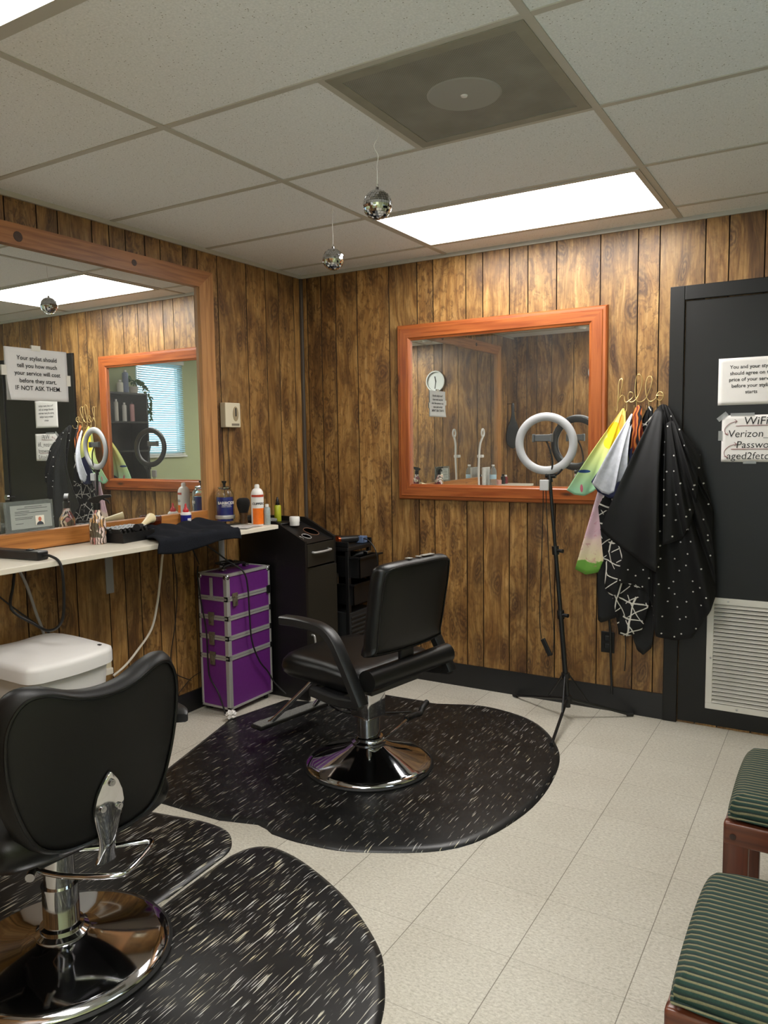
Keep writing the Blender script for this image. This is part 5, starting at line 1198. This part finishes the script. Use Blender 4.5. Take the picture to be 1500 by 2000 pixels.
def b_lower(n, l, v, sep):
    wv = math_node(n, l, 'ADD', sep[2], math_node(n, l, 'MULTIPLY', noise(n, l, v, 12, 3), 0.10))
    zz = math_node(n, l, 'DIVIDE', math_node(n, l, 'SUBTRACT', wv, 0.74), 0.55)
    g = ramp(n, l, zz, [(0.0, lin((96, 150, 56))), (0.16, lin((110, 160, 66))), (0.17, lin((214, 204, 160))), (0.36, lin((222, 196, 184))), (0.42, lin((204, 170, 180))), (0.66, lin((220, 186, 196))), (0.78, lin((206, 196, 206))), (0.80, lin((40, 84, 168))), (0.92, lin((52, 96, 178))), (0.93, lin((190, 206, 130)))])
    sp_ = noise(n, l, v, 30, 3, 1.0)
    return mixc(n, l, ramp(n, l, sp_, [(0.6, (0, 0, 0)), (0.68, (0.45, 0.45, 0.45))]), g, lin((180, 96, 120)))
def b_white(n, l, v, sep): return ramp(n, l, noise(n, l, v, 50, 4), [(0.3, lin((186, 188, 196))), (0.7, lin((206, 208, 216)))])
def b_orange(n, l, v, sep):
    wv = N(n, 'ShaderNodeTexWave'); wv.inputs['Scale'].default_value = 9; wv.inputs['Distortion'].default_value = 7; wv.inputs['Detail'].default_value = 2; l.new(v, wv.inputs['Vector'])
    return ramp(n, l, wv.outputs['Fac'], [(0.2, lin((22, 18, 20))), (0.32, lin((182, 84, 34))), (0.7, lin((214, 132, 62))), (0.95, lin((120, 40, 26)))])
def b_lines(n, l, v, sep):
    mv = mapped(n, l, v, (1, 0.4, 1))
    out = None
    for (a, sc, ph) in ((0.45, 17, 0.0), (-0.95, 16, 0.4), (1.35, 12, 0.2), (-0.2, 11, 0.7)):
        x = math_node(n, l, 'ADD', math_node(n, l, 'MULTIPLY', sep[0], math.cos(a)*sc), math_node(n, l, 'MULTIPLY', sep[2], math.sin(a)*sc))
        x = math_node(n, l, 'ADD', x, math_node(n, l, 'MULTIPLY', noise(n, l, v, 7, 1), 0.8))
        fr = math_node(n, l, 'FRACT', math_node(n, l, 'ADD', x, 50+ph))
        k = math_node(n, l, 'LESS_THAN', fr, 0.075)
        gate = math_node(n, l, 'GREATER_THAN', noise(n, l, mapped(n, l, v, (1, 1, 1), (sc, 0, ph*9)), 13, 1), 0.46)
        k = math_node(n, l, 'MULTIPLY', k, gate)
        out = k if out is None else math_node(n, l, 'MAXIMUM', out, k)
    return mixc(n, l, out, lin((16, 16, 17)), lin((204, 200, 190)))
def b_dots(n, l, v, sep):
    vo = N(n, 'ShaderNodeTexVoronoi'); vo.voronoi_dimensions = '2D'; vo.inputs['Scale'].default_value = 17; vo.inputs['Randomness'].default_value = 0.75
    cmb = N(n, 'ShaderNodeCombineXYZ'); l.new(sep[0], cmb.inputs[0]); l.new(sep[2], cmb.inputs[1]); l.new(cmb.outputs[0], vo.inputs['Vector'])
    return mixc(n, l, math_node(n, l, 'LESS_THAN', vo.outputs['Distance'], 0.062), lin((17, 17, 18)), lin((206, 204, 200)))
def b_black(n, l, v, sep): return ramp(n, l, noise(n, l, v, 8, 2), [(0.3, lin((17, 17, 18))), (0.7, lin((24, 24, 25)))])
C_Y, C_L, C_W, C_O, C_N, C_D, C_K = (cloth('yellow_green_print', b_yellow), cloth('pink_print', b_lower), cloth('grey_white_cotton', b_white), cloth('orange_black_print', b_orange), cloth('black_line_print', b_lines), cloth('black_dot_print', b_dots), cloth('plain_black_nylon', b_black, 0.55))
cape('cape', (1.972, 1.520), 0.02, [(1.748, 0.735), (1.80, 0.708), (1.86, 0.722), (1.905, 0.81), (1.985, 0.90), (2.03, 0.98)], 2.5, 0.010, C_L, 'pink flowered cape with a green hem hanging lowest under the yellow one', -0.045, (-0.06, -0.07), 0.012, 0.4)
ca = cape('cape', (1.976, 1.528), 0.022, [(1.716, 1.140), (1.752, 1.118), (1.800, 1.112), (1.845, 1.135), (1.90, 1.17), (1.97, 1.20), (2.02, 1.27)], 2.2, 0.010, C_Y, 'yellow and mint green printed cape hanging from the first letter of hello', -0.060, (-0.11, -0.10), 0.03, 1.1)
cw = cape('cape', (2.022, 1.50), 0.018, [(1.862, 1.178), (1.905, 1.135), (1.935, 1.125), (1.962, 1.14), (1.975, 1.185), (2.02, 1.20)], 1.6, 0.008, C_W, 'pale grey cape with a navy lining hanging beside the yellow printed cape', -0.085, (-0.175, -0.15), 0.03, 0.3)
cape('lining', (2.026, 1.46), 0.02, [(1.845, 1.185), (1.875, 1.135), (1.925, 1.105), (1.97, 1.11), (1.99, 1.14), (2.03, 1.17)], 1.6, 0.008, mat('navy_lining', (34, 40, 74), 0.6), None, -0.07, (-0.13, -0.12), 0.018, 0.5, parent=cw)['label'] = 'navy blue lining'
cape('cape', (2.052, 1.540), 0.030, [(1.995, 1.38), (2.01, 1.335), (2.035, 1.32), (2.06, 1.34), (2.085, 1.40)], 1.5, 0.006, C_O, 'orange and black printed cape bunched behind the pale grey one', -0.075, -0.105, 0.018, 0.0)
cape('cape', (2.102, 1.535), 0.026, [(1.872, 1.06), (1.895, 0.80), (1.905, 0.655), (1.955, 0.60), (1.975, 0.425), (2.02, 0.420), (2.085, 0.455), (2.14, 0.68), (2.16, 0.9)], 2.6, 0.012, C_N, 'black cape printed with white lines hanging below the plain black cape', -0.062, (-0.095, -0.09), 0.012, 0.7, cols=90)
cape('cape', (2.165, 1.540), 0.05, [(1.985, 0.70), (2.06, 0.70), (2.12, 0.66), (2.17, 0.455), (2.25, 0.435), (2.32, 0.455), (2.405, 0.60), (2.418, 0.66), (2.412, 0.80), (2.395, 1.05), (2.33, 1.33)], 4.5, 0.024, C_D, 'large black cape with small white dots hanging nearest the door', -0.080, (-0.15, -0.09), 0.06, 0.2, cols=120, rows=48)
cape('cape', (2.155, 1.522), 0.04, [(1.913, 0.960), (1.975, 0.905), (2.040, 0.858), (2.115, 0.808), (2.178, 0.776), (2.190, 0.83)], 1.3, 0.010, C_K, 'plain black cape draped in front with a pointed corner', -0.115, (-0.21, -0.23), 0.05, 0.9)
cape('cape', (2.215, 1.46), 0.05, [(2.20, 0.90), (2.24, 0.915), (2.28, 0.93), (2.315, 1.00), (2.34, 1.14), (2.335, 1.25)], 2.8, 0.018, C_D, 'short dotted black cape overlapping the large dotted one', -0.130, (-0.20, -0.16), 0.03, 1.9)
cape('cape', (2.10, 1.30), 0.03, [(1.856, 0.71), (1.858, 0.475), (1.875, 0.462), (1.955, 0.50), (2.03, 0.43), (2.055, 0.345), (2.085, 0.322), (2.125, 0.365), (2.15, 0.6)], 2.2, 0.008, C_K, 'long plain black cape hanging behind the others down to the outlet', -0.030, -0.045, 0.006, 0.1, cols=90)

# ================================================================== SIGNS
def paper(name, label, x0, x1, z0, z1, y, m=M_PAPER, wob=0.0012):
    t = thing(name, label, 'sign', ((x0+x1)/2, y, z0))
    b = MB(); n1, n2 = 14, 12; V = []
    for i in range(n1+1):
        V.append([b.bm.verts.new((x0+(x1-x0)*i/n1, y-wob*(0.5+0.5*math.sin(i*0.9+j*0.4)), z0+(z1-z0)*j/n2)) for j in range(n2+1)])
    for i in range(n1):
        for j in range(n2): b.bm.faces.new((V[i][j], V[i+1][j], V[i+1][j+1], V[i][j+1]))
    o = b.build('sheet', m, t, True); sm = o.modifiers.new('thickness', 'SOLIDIFY'); sm.thickness = 0.0004; sm.offset = -1
    return t
yd_ = -0.0112
sg = paper('printed_sign', 'white printed sign about agreeing on the price, taped high on the black door', 2.394, 2.673, 1.540, 1.753, yd_)
xc = 2.5335
for i, ln in enumerate(('You and your stylist', 'should agree on the', 'price of your service', 'before your stylist', 'starts')):
    text('lettering', [ln], 0.0225, (xc, yd_-0.0016, 1.705-i*0.0285), (1, 0, 0), (0, 0, 1), M_INK, sg, bold=0.012)
wf = paper('handwritten_sign', 'white handwritten wifi sign taped on the black door under the printed sign', 2.414, 2.69, 1.279, 1.493, yd_)
def hand(body, sz, x, z, m=M_INK): text('lettering', [body], sz, (x, yd_-0.0016, z), (1, 0, 0), (0, 0, 1), m, wf, align='LEFT', shear=0.12, bold=-0.004)
hand('WiFi', 0.052, 2.505, 1.449); hand('Verizon_36', 0.047, 2.440, 1.393); hand('Password', 0.046, 2.475, 1.343); hand('aged2fetch3', 0.046, 2.436, 1.292)
b = MB(); yy = yd_-0.0018
b.tube([(2.474, yy, 1.444), (2.61, yy, 1.446)], 0.0012, 6, 0); b.tube([(2.455, yy, 1.338), (2.64, yy, 1.338)], 0.0012, 6, 0); b.build('underline', M_REDINK, wf)
for (za, zb) in ((1.404, 1.466), (1.300, 1.362)):
    b = MB(); b.tube([(2.440, yy, za), (2.428, yy, za+0.012), (2.428, yy, za+0.03), (2.448, yy, zb-0.010), (2.478, yy, zb)], 0.0010, 6, 4); b.tube([(2.468, yy, zb+0.008), (2.479, yy, zb), (2.470, yy, zb-0.009)], 0.0010, 6, 0); b.tube([(2.426, yy, za+0.006), (2.441, yy, za-0.001), (2.440, yy, za+0.010)], 0.001, 6, 0); b.build('arrow', M_REDINK, wf)
for (xa, za, w_, h_, rt) in ((2.416, 1.488, 0.05, 0.02, 40), (2.409, 1.40, 0.018, 0.045, 0), (2.50, 1.496, 0.10, 0.014, 0), (2.535, 1.277, 0.055, 0.012, 0)):
    b = MB(); b.box(-w_/2, w_/2, -0.0002, 0.0002, -h_/2, h_/2, M=Matrix.Translation((xa, yd_-0.0020, za)) @ Matrix.Rotation(math.radians(-rt), 4, 'Y')); b.build('tape', M_TAPE, wf)
# sign on the long mirror, facing into the room
ms = thing('printed_sign', 'white printed sign telling clients to ask the cost, taped on the long mirror', 'sign', (0.014, -1.85, 1.589))
sy0, sy1, sz0, sz1, xs_ = -1.992, -1.706, 1.588, 1.800, 0.0125
b = MB(); n1, n2 = 16, 14; V = []
for i in range(n1+1):
    row = []
    for j in range(n2+1):
        u, v = i/n1, j/n2; curl = max(0, 0.35-u-v*0.6)*0.13
        row.append(b.bm.verts.new((xs_+0.001*math.sin(6*u+3*v)**2+curl*curl*6, sy0+(sy1-sy0)*u+curl*0.2, sz0+(sz1-sz0)*v)))
    V.append(row)
for i in range(n1):
    for j in range(n2): b.bm.faces.new((V[i][j], V[i+1][j], V[i+1][j+1], V[i][j+1]))
o = b.build('sheet', M_PAPER2, ms, True); sm = o.modifiers.new('thickness', 'SOLIDIFY'); sm.thickness = 0.0004; sm.offset = 0
for i, ln in enumerate(('Your stylist should', 'tell you how much', 'your service will cost', 'before they start.', 'IF NOT ASK THEM.')):
    text('lettering', [ln], 0.0245 if i < 4 else 0.0255, (xs_+0.0024, (sy0+sy1)/2, 1.752-i*0.0305), (0, 1, 0), (0, 0, 1), M_INK, ms, bold=0.012)
for (ya, za, w_, h_) in ((-1.852, 1.803, 0.042, 0.022), (-1.999, 1.706, 0.022, 0.040), (-1.703, 1.678, 0.020, 0.045)):
    b = MB(); b.box(xs_+0.0012, xs_+0.0018, ya-w_/2, ya+w_/2, za-h_/2, za+h_/2); b.build('tape', M_TAPEW, ms)

# ================================================================== WAITING CHAIRS
def seat_fabric():
    m, n, l, bb = new_mat('green_striped_fabric'); tc = N(n, 'ShaderNodeTexCoord'); sep = N(n, 'ShaderNodeSeparateXYZ'); l.new(tc.outputs['Object'], sep.inputs[0])
    s_ = math_node(n, l, 'ADD', sep.outputs[1], math_node(n, l, 'MULTIPLY', sep.outputs[2], 0.9))
    fr = math_node(n, l, 'FRACT', math_node(n, l, 'ADD', math_node(n, l, 'DIVIDE', s_, 0.0165), 100.0))
    c = ramp(n, l, fr, [(0.0, lin((26, 52, 44))), (0.38, lin((30, 62, 54))), (0.48, lin((118, 112, 84))), (0.66, lin((132, 126, 96))), (0.76, lin((20, 34, 34))), (1.0, lin((24, 46, 40)))])
    w2 = noise(n, l, mapped(n, l, tc.outputs['Object'], (300, 900, 300)), 1.0, 2)
    l.new(mixc(n, l, 1.0, c, ramp(n, l, w2, [(0.3, (0.75, 0.75, 0.75)), (0.7, (1, 1, 1))]), 'MULTIPLY'), bb.inputs['Base Color']); setp(bb, 'Roughness', 0.85); bumpn(n, l, w2, bb, 0.3, 0.001); return m
M_FAB = seat_fabric()
def waiting_chair(loc, label):
    t = thing('waiting_chair', label, 'chair', loc, 0, 'green striped waiting chairs')
    # local: front edge at x=0 facing -x, seat runs to +x; y is the width
    W_, D_ = 0.44, 0.50
    o_ = smooth2([(0.0, -0.185), (0.02, -0.203), (0.12, -0.208), (0.40, -0.205), (0.48, -0.19), (0.49, 0.0), (0.48, 0.19), (0.40, 0.205), (0.12, 0.208), (0.03, 0.196), (0.004, 0.165), (-0.004, 0.0)], 5)
    b = MB(); b.pillow(o_, 0.075, lambda a, c, d: (a, c, 0.425+d), edge=0.03, puff=0.006); st = b.build('seat_cushion', M_FAB, t, True, local=True, angle=70)
    b = MB(); b.tube([(0.245+(p[0]-0.245)*1.0, p[1]*1.0, 0.405) for p in o_], 0.004, 6, 0, True); b.build('welt', M_FAB, st, True, local=True)
    for s in (-1, 1):
        yc = s*0.188
        b = MB(); b.box(-0.012, 0.050, yc-0.014, yc+0.014, 0.001, 0.383, 0.005); b.build('front_leg', M_RED_Z, t, True, local=True)
        b = MB(); b.box(0.42, 0.48, yc-0.014, yc+0.014, 0.001, 0.383, 0.005); b.build('rear_leg', M_RED_Z, t, True, local=True)
        b = MB(); b.box(-0.012, 0.48, yc-0.016, yc+0.016, 0.325, 0.388, 0.008, 3); rr = b.build('side_rail', M_RED_X, t, True, local=True)
        b = MB(); b.cone((0.012, yc+s*0.0155, 0.352), (0.012, yc+s*0.0185, 0.352), 0.008, seg=14); b.build('bolt_cap', mat('dark_bolt', (46, 30, 24), 0.4), rr, True, local=True)
        b = MB(); b.box(0.046, 0.42, yc-0.010, yc+0.010, 0.15, 0.195, 0.004); b.build('side_stretcher', M_RED_X, t, True, local=True)
        b = MB(); b.box(0.455, 0.49, yc-0.014, yc+0.014, 0.383, 0.86, 0.005, M=Matrix.Translation((0.455, 0, 0.383)) @ Matrix.Rotation(math.radians(9), 4, 'Y') @ Matrix.Translation((-0.455, 0, -0.383))); b.build('back_post', M_RED_Z, t, True, local=True)
    b = MB(); b.box(-0.012, 0.006, -0.17, 0.17, 0.33, 0.38, 0.004); b.build('front_rail', M_RED_X, t, True, local=True)
    b = MB(); bo_ = rrect(0.385, 0.32, 0.05); b.pillow(bo_, 0.05, lambda a, c, d: (0.525+0.158*(c+0.0)-d, a, 0.69+c), edge=0.02, puff=0.004); b.build('back_cushion', M_FAB, t, True, local=True, angle=70)
    return t
wc = waiting_chair((2.672, -2.335, 0), 'green striped waiting chair with mahogany frame, nearest one at the bottom corner')
wc['label'] = 'green striped waiting chair in the bottom corner, its near rail cut by the photo edge'
dup(wc, (2.675, -1.565, 0), 0, 'green striped waiting chair with its mahogany leg in view')

# ================================================================== THINGS SEEN ONLY IN THE MIRRORS
ck = thing('wall_clock', 'round white wall clock seen in the framed mirror above a printed sheet', 'clock', (0.888, YP+0.001, 2.02))
Mc = Matrix.Translation((0.888, YP+0.001, 2.02)) @ Matrix.Rotation(-PI/2, 4, 'X')
b = MB(); b.lathe([(0.0, 0.004), (0.098, 0.004), (0.100, 0.002), (0.1, 0.0)], seg=40, M=Mc); b.build('dial', M_PAPER, ck, True)
b = MB(); b.lathe([(0.098, 0.0), (0.112, 0.0), (0.115, 0.012), (0.110, 0.024), (0.100, 0.024), (0.097, 0.006)], seg=40, M=Mc); b.build('rim', mat('pale_clock_rim', (200, 204, 200), 0.35), ck, True)
for k in range(12):
    b = MB(); a = PI*k/6; b.box(-0.003, 0.003, 0.086, 0.096, 0.0045, 0.0055, M=Mc @ Matrix.Rotation(a, 4, 'Z')); b.build('hour_mark', M_INK, ck)
for k in range(1, 13):
    a = PI/2-PI*k/6; text('numeral', [str(k)], 0.030, (0.888-0.066*math.cos(a), YP+0.0055, 2.011+0.066*math.sin(a)), (-1, 0, 0), (0, 0, 1), M_INK, ck, bold=0.03)
for (a, L, wd, nm) in ((math.radians(180-8), 0.078, 0.0045, 'minute_hand'), (math.radians(12), 0.055, 0.006, 'hour_hand')):
    b = MB(); b.box(-wd, wd, -0.01, L, 0.006, 0.0075, M=Mc @ Matrix.Rotation(PI+a, 4, 'Z')); b.build(nm, M_INK, ck)
hm = thing('hand_mirror', 'black long handled hand mirror hanging on the panelling past the long mirror', 'hand mirror', (0.002, -3.41, 1.52))
b = MB(); oo = smooth2([(0.0, -0.20), (0.05, -0.17), (0.072, -0.10), (0.060, 0.0), (0.030, 0.08), (0.014, 0.16), (0.014, 0.24), (0.0, 0.255), (-0.014, 0.24), (-0.014, 0.16), (-0.030, 0.08), (-0.060, 0.0), (-0.072, -0.10), (-0.05, -0.17)], 4)
b.pillow(oo, 0.016, lambda a, c, d: (0.062+d*0.62+a*0.75, -3.41+d*0.78-a*0.62, 1.50+c), edge=0.006); b.build('frame', M_BLACK, hm, True)
b = MB(); b.cone((0.001, -3.41, 1.745), (0.062, -3.41, 1.745), 0.004, seg=8); b.build('nail', M_CHROME_B, hm)
def water_bottle(loc, label):
    return turned('water_bottle', label, 'bottle', loc, [('body', mat('clear_plastic', (222, 234, 238), 0.08, trans=0.85, ior=1.15), [(0, 0.0005), (0.030, 0.0005), (0.032, 0.005), (0.032, 0.12), (0.028, 0.145), (0.014, 0.168), (0.012, 0.178), (0, 0.178)], 24), ('wrapper', mat('pale_blue_wrapper', (168, 196, 214), 0.4), [(0.0325, 0.060), (0.0328, 0.061), (0.0328, 0.099), (0.0325, 0.10)], 24), ('cap', M_WHITE, [(0, 0.1785), (0.014, 0.1785), (0.014, 0.192), (0, 0.193)], 18)])
water_bottle((0.13, -2.74, ST), 'clear water bottle on the shelf reflected in the framed mirror')
def gooseneck(y, label):
    t = thing('dryer_holder', label, 'holder', (0.12, y, ST))
    b = MB(); b.lathe([(0, 0.0005), (0.05, 0.0005), (0.052, 0.006), (0.03, 0.016), (0, 0.018)], (0.12, y, ST), 24); b.build('foot', M_WHITE, t, True)
    b = MB(); b.tube([(0.12, y, ST+0.015), (0.12, y+0.005, ST+0.12), (0.125, y+0.008, ST+0.26), (0.13, y-0.005, ST+0.38), (0.15, y-0.02, ST+0.45)], 0.009, 10); b.build('gooseneck', M_WHITE, t, True)
    b = MB(); c_ = (0.15, y-0.02, ST+0.485); b.tube([(c_[0], c_[1]+0.028*math.cos(2*PI*i/20), c_[2]+0.034*math.sin(2*PI*i/20)) for i in range(20)], 0.008, 8, 0, True); b.build('holding_ring', M_WHITE, t, True)
    b = MB(); b.box(0.10, 0.15, y-0.05, y-0.005, ST+0.265, ST+0.29, 0.005); b.build('clip', M_WHITE, t)
    return t
gooseneck(-2.44, 'white gooseneck holder with a ring, seen in the framed mirror')
pk = MB(); pk.box(0.06, 0.075, -2.80, -2.64, ST+0.001, ST+0.17, 0.003, M=Matrix.Translation((0, 0, 0)))
tag(pk.build('paper_packet', mat('printed_packet', (206, 204, 200), 0.6, noise=0.25, nscale=40)), 'white printed packet standing behind the water bottle in the mirror', 'packet')
bb_ = MB(); bb_.box(0.10, 0.15, -2.90, -2.82, ST+0.001, ST+0.045, 0.003); tag(bb_.build('product_box', mat('pink_box', (206, 150, 136), 0.5, noise=0.2, nscale=40)), 'small pink box on the shelf past the water bottle in the mirror', 'box')
for k, (y, hgt, c, lab) in enumerate(((-2.98, 0.07, (28, 28, 30), 'short black product bottle on the far shelf end in the mirror'), (-3.05, 0.06, (120, 40, 44), 'short red product bottle on the far shelf end in the mirror'))):
    turned('product_bottle', lab, 'bottle', (0.13, y, ST), [('body', mat('product_%d' % k, c, 0.35), [(0, 0.0005), (0.02, 0.0005), (0.021, 0.004), (0.021, hgt), (0.014, hgt+0.008), (0, hgt+0.008)], 20), ('cap', M_WHITE if k else M_BLACK, [(0, hgt+0.0085), (0.012, hgt+0.0085), (0.012, hgt+0.024), (0, hgt+0.025)], 16)])
# blinds in the window
vb = thing('window_blind', 'white slatted blind over the daylight window, seen in the nested mirrors', 'blind', (XR-0.03, (WY0+WY1)/2, WZ1))
m_, n__, l__, bbb = new_mat('blind_slat'); setp(bbb, 'Base Color', lin((206, 226, 232))); setp(bbb, 'Roughness', 0.5)
tl_ = N(n__, 'ShaderNodeBsdfTranslucent'); tl_.inputs['Color'].default_value = lin((206, 232, 240)); mxs = N(n__, 'ShaderNodeMixShader'); mxs.inputs[0].default_value = 0.5
l__.new(bbb.outputs[0], mxs.inputs[1]); l__.new(tl_.outputs[0], mxs.inputs[2]); l__.new(mxs.outputs[0], n__['Material Output'].inputs['Surface'])
b = MB(); b.box(XR-0.045, XR-0.004, WY0-0.01, WY1+0.01, WZ1-0.005, WZ1+0.035, 0.003); b.build('headrail', M_WHITE, vb)
b = MB(); z = WZ1-0.02
while z > WZ0+0.03:
    b.box(-0.013, 0.013, WY0, WY1, -0.0006, 0.0006, M=Matrix.Translation((XR-0.022, 0, z)) @ Matrix.Rotation(math.radians(-42), 4, 'Y')); z -= 0.0235
b.build('slats', m_, vb)
b = MB(); b.box(XR-0.036, XR-0.010, WY0, WY1, WZ0+0.004, WZ0+0.018, 0.003); b.build('bottom_bar', M_WHITE, vb)
# black wall shelf with bottles and a plant
ws = thing('wall_shelf', 'black wall shelf unit by the window, seen in the nested mirrors', 'shelf', (XR, -1.55, 1.0))
xa, xb, ya_, yb_ = XR-0.25, XR-0.001, -1.70, -1.20
for z in (1.02, 1.33, 1.62, 1.905):
    b = MB(); b.box(xa, xb, ya_+0.018, yb_-0.018, z-0.009, z+0.009); b.build('shelf_board', M_LAMINATE, ws)
for y in (ya_, yb_-0.018):
    b = MB(); b.box(xa, xb, y, y+0.018, 1.0, 1.915); b.build('side_panel', M_LAMINATE, ws)
b = MB(); b.box(xb-0.008, xb, ya_, yb_, 1.0, 1.915); b.build('back_panel', M_LAMINATE, ws)
for k, (y, c, hgt, r, z, lab) in enumerate(((-1.40, (196, 190, 180), 0.19, 0.020, 1.6295, 'tall pale bottle standing on the black wall shelf'), (-1.50, (206, 202, 196), 0.16, 0.022, 1.6295, 'shorter white bottle standing on the black wall shelf'), (-1.60, (200, 150, 150), 0.17, 0.024, 1.6295, 'pink bottle standing on the black wall shelf'), (-1.46, (226, 222, 210), 0.10, 0.032, 1.9145, 'white tub on top of the black wall shelf'), (-1.53, (120, 130, 160), 0.20, 0.030, 1.9145, 'blue and silver can on top of the black wall shelf'))):
    turned('product_bottle', lab, 'bottle', (XR-0.13, y, z), [('body', mat('shelf_bottle_%d' % k, c, 0.35), [(0, 0.0005), (r*0.95, 0.0005), (r, 0.004), (r, hgt), (r*0.6, hgt+0.010), (0, hgt+0.012)], 20), ('cap', M_WHITE if k != 2 else M_BLACK, [(0, hgt+0.0125), (r*0.5, hgt+0.0125), (r*0.5, hgt+0.03), (0, hgt+0.031)], 16)])
pp = thing('trailing_plant', 'leafy trailing plant hanging over the end of the black wall shelf', 'plant', (XR-0.13, -1.64, 1.9145))
b = MB(); b.lathe([(0, 0.0005), (0.038, 0.0005), (0.05, 0.07), (0.046, 0.07), (0.04, 0.06), (0, 0.06)], (XR-0.13, -1.63, 1.9145), 20); b.build('pot', mat('pale_pot', (196, 190, 180), 0.5), pp, True)
random.seed(8); b = MB(); v_ = MB()
vines = [[(XR-0.13, -1.63, 1.99), (XR-0.15, -1.66, 2.06), (XR-0.16, -1.72, 2.03), (XR-0.16, -1.76, 1.92), (XR-0.16, -1.79, 1.78), (XR-0.15, -1.82, 1.66)], [(XR-0.13, -1.63, 1.99), (XR-0.18, -1.62, 2.05), (XR-0.22, -1.70, 2.0), (XR-0.24, -1.75, 1.86), (XR-0.23, -1.75, 1.74)], [(XR-0.13, -1.63, 1.98), (XR-0.13, -1.60, 2.07), (XR-0.12, -1.56, 2.10)]]
for vn in vines:
    pts = catmull([Vector(p) for p in vn], 5, False); v_.tube(vn, 0.0018, 5, 4)
    for p in pts[3:]:
        for q in range(2):
            s_ = random.uniform(0.018, 0.032); R_ = Matrix.Translation(p) @ Matrix.Rotation(random.uniform(0, 6.28), 4, 'Z') @ Matrix.Rotation(random.uniform(0.3, 1.5), 4, 'Y')
            b.bm.faces.new([b.bm.verts.new(tuple(R_ @ Vector(c))) for c in ((0, 0, 0), (s_*0.6, s_*0.6, 0.003), (s_*1.5, s_*0.35, 0), (s_*2, 0, -0.004), (s_*1.5, -s_*0.35, 0), (s_*0.6, -s_*0.6, 0.003))])
b.build('foliage', mat('leaf_green', (66, 104, 52), 0.5), pp); v_.build('vine', mat('vine_green', (80, 110, 60), 0.6), pp, True)
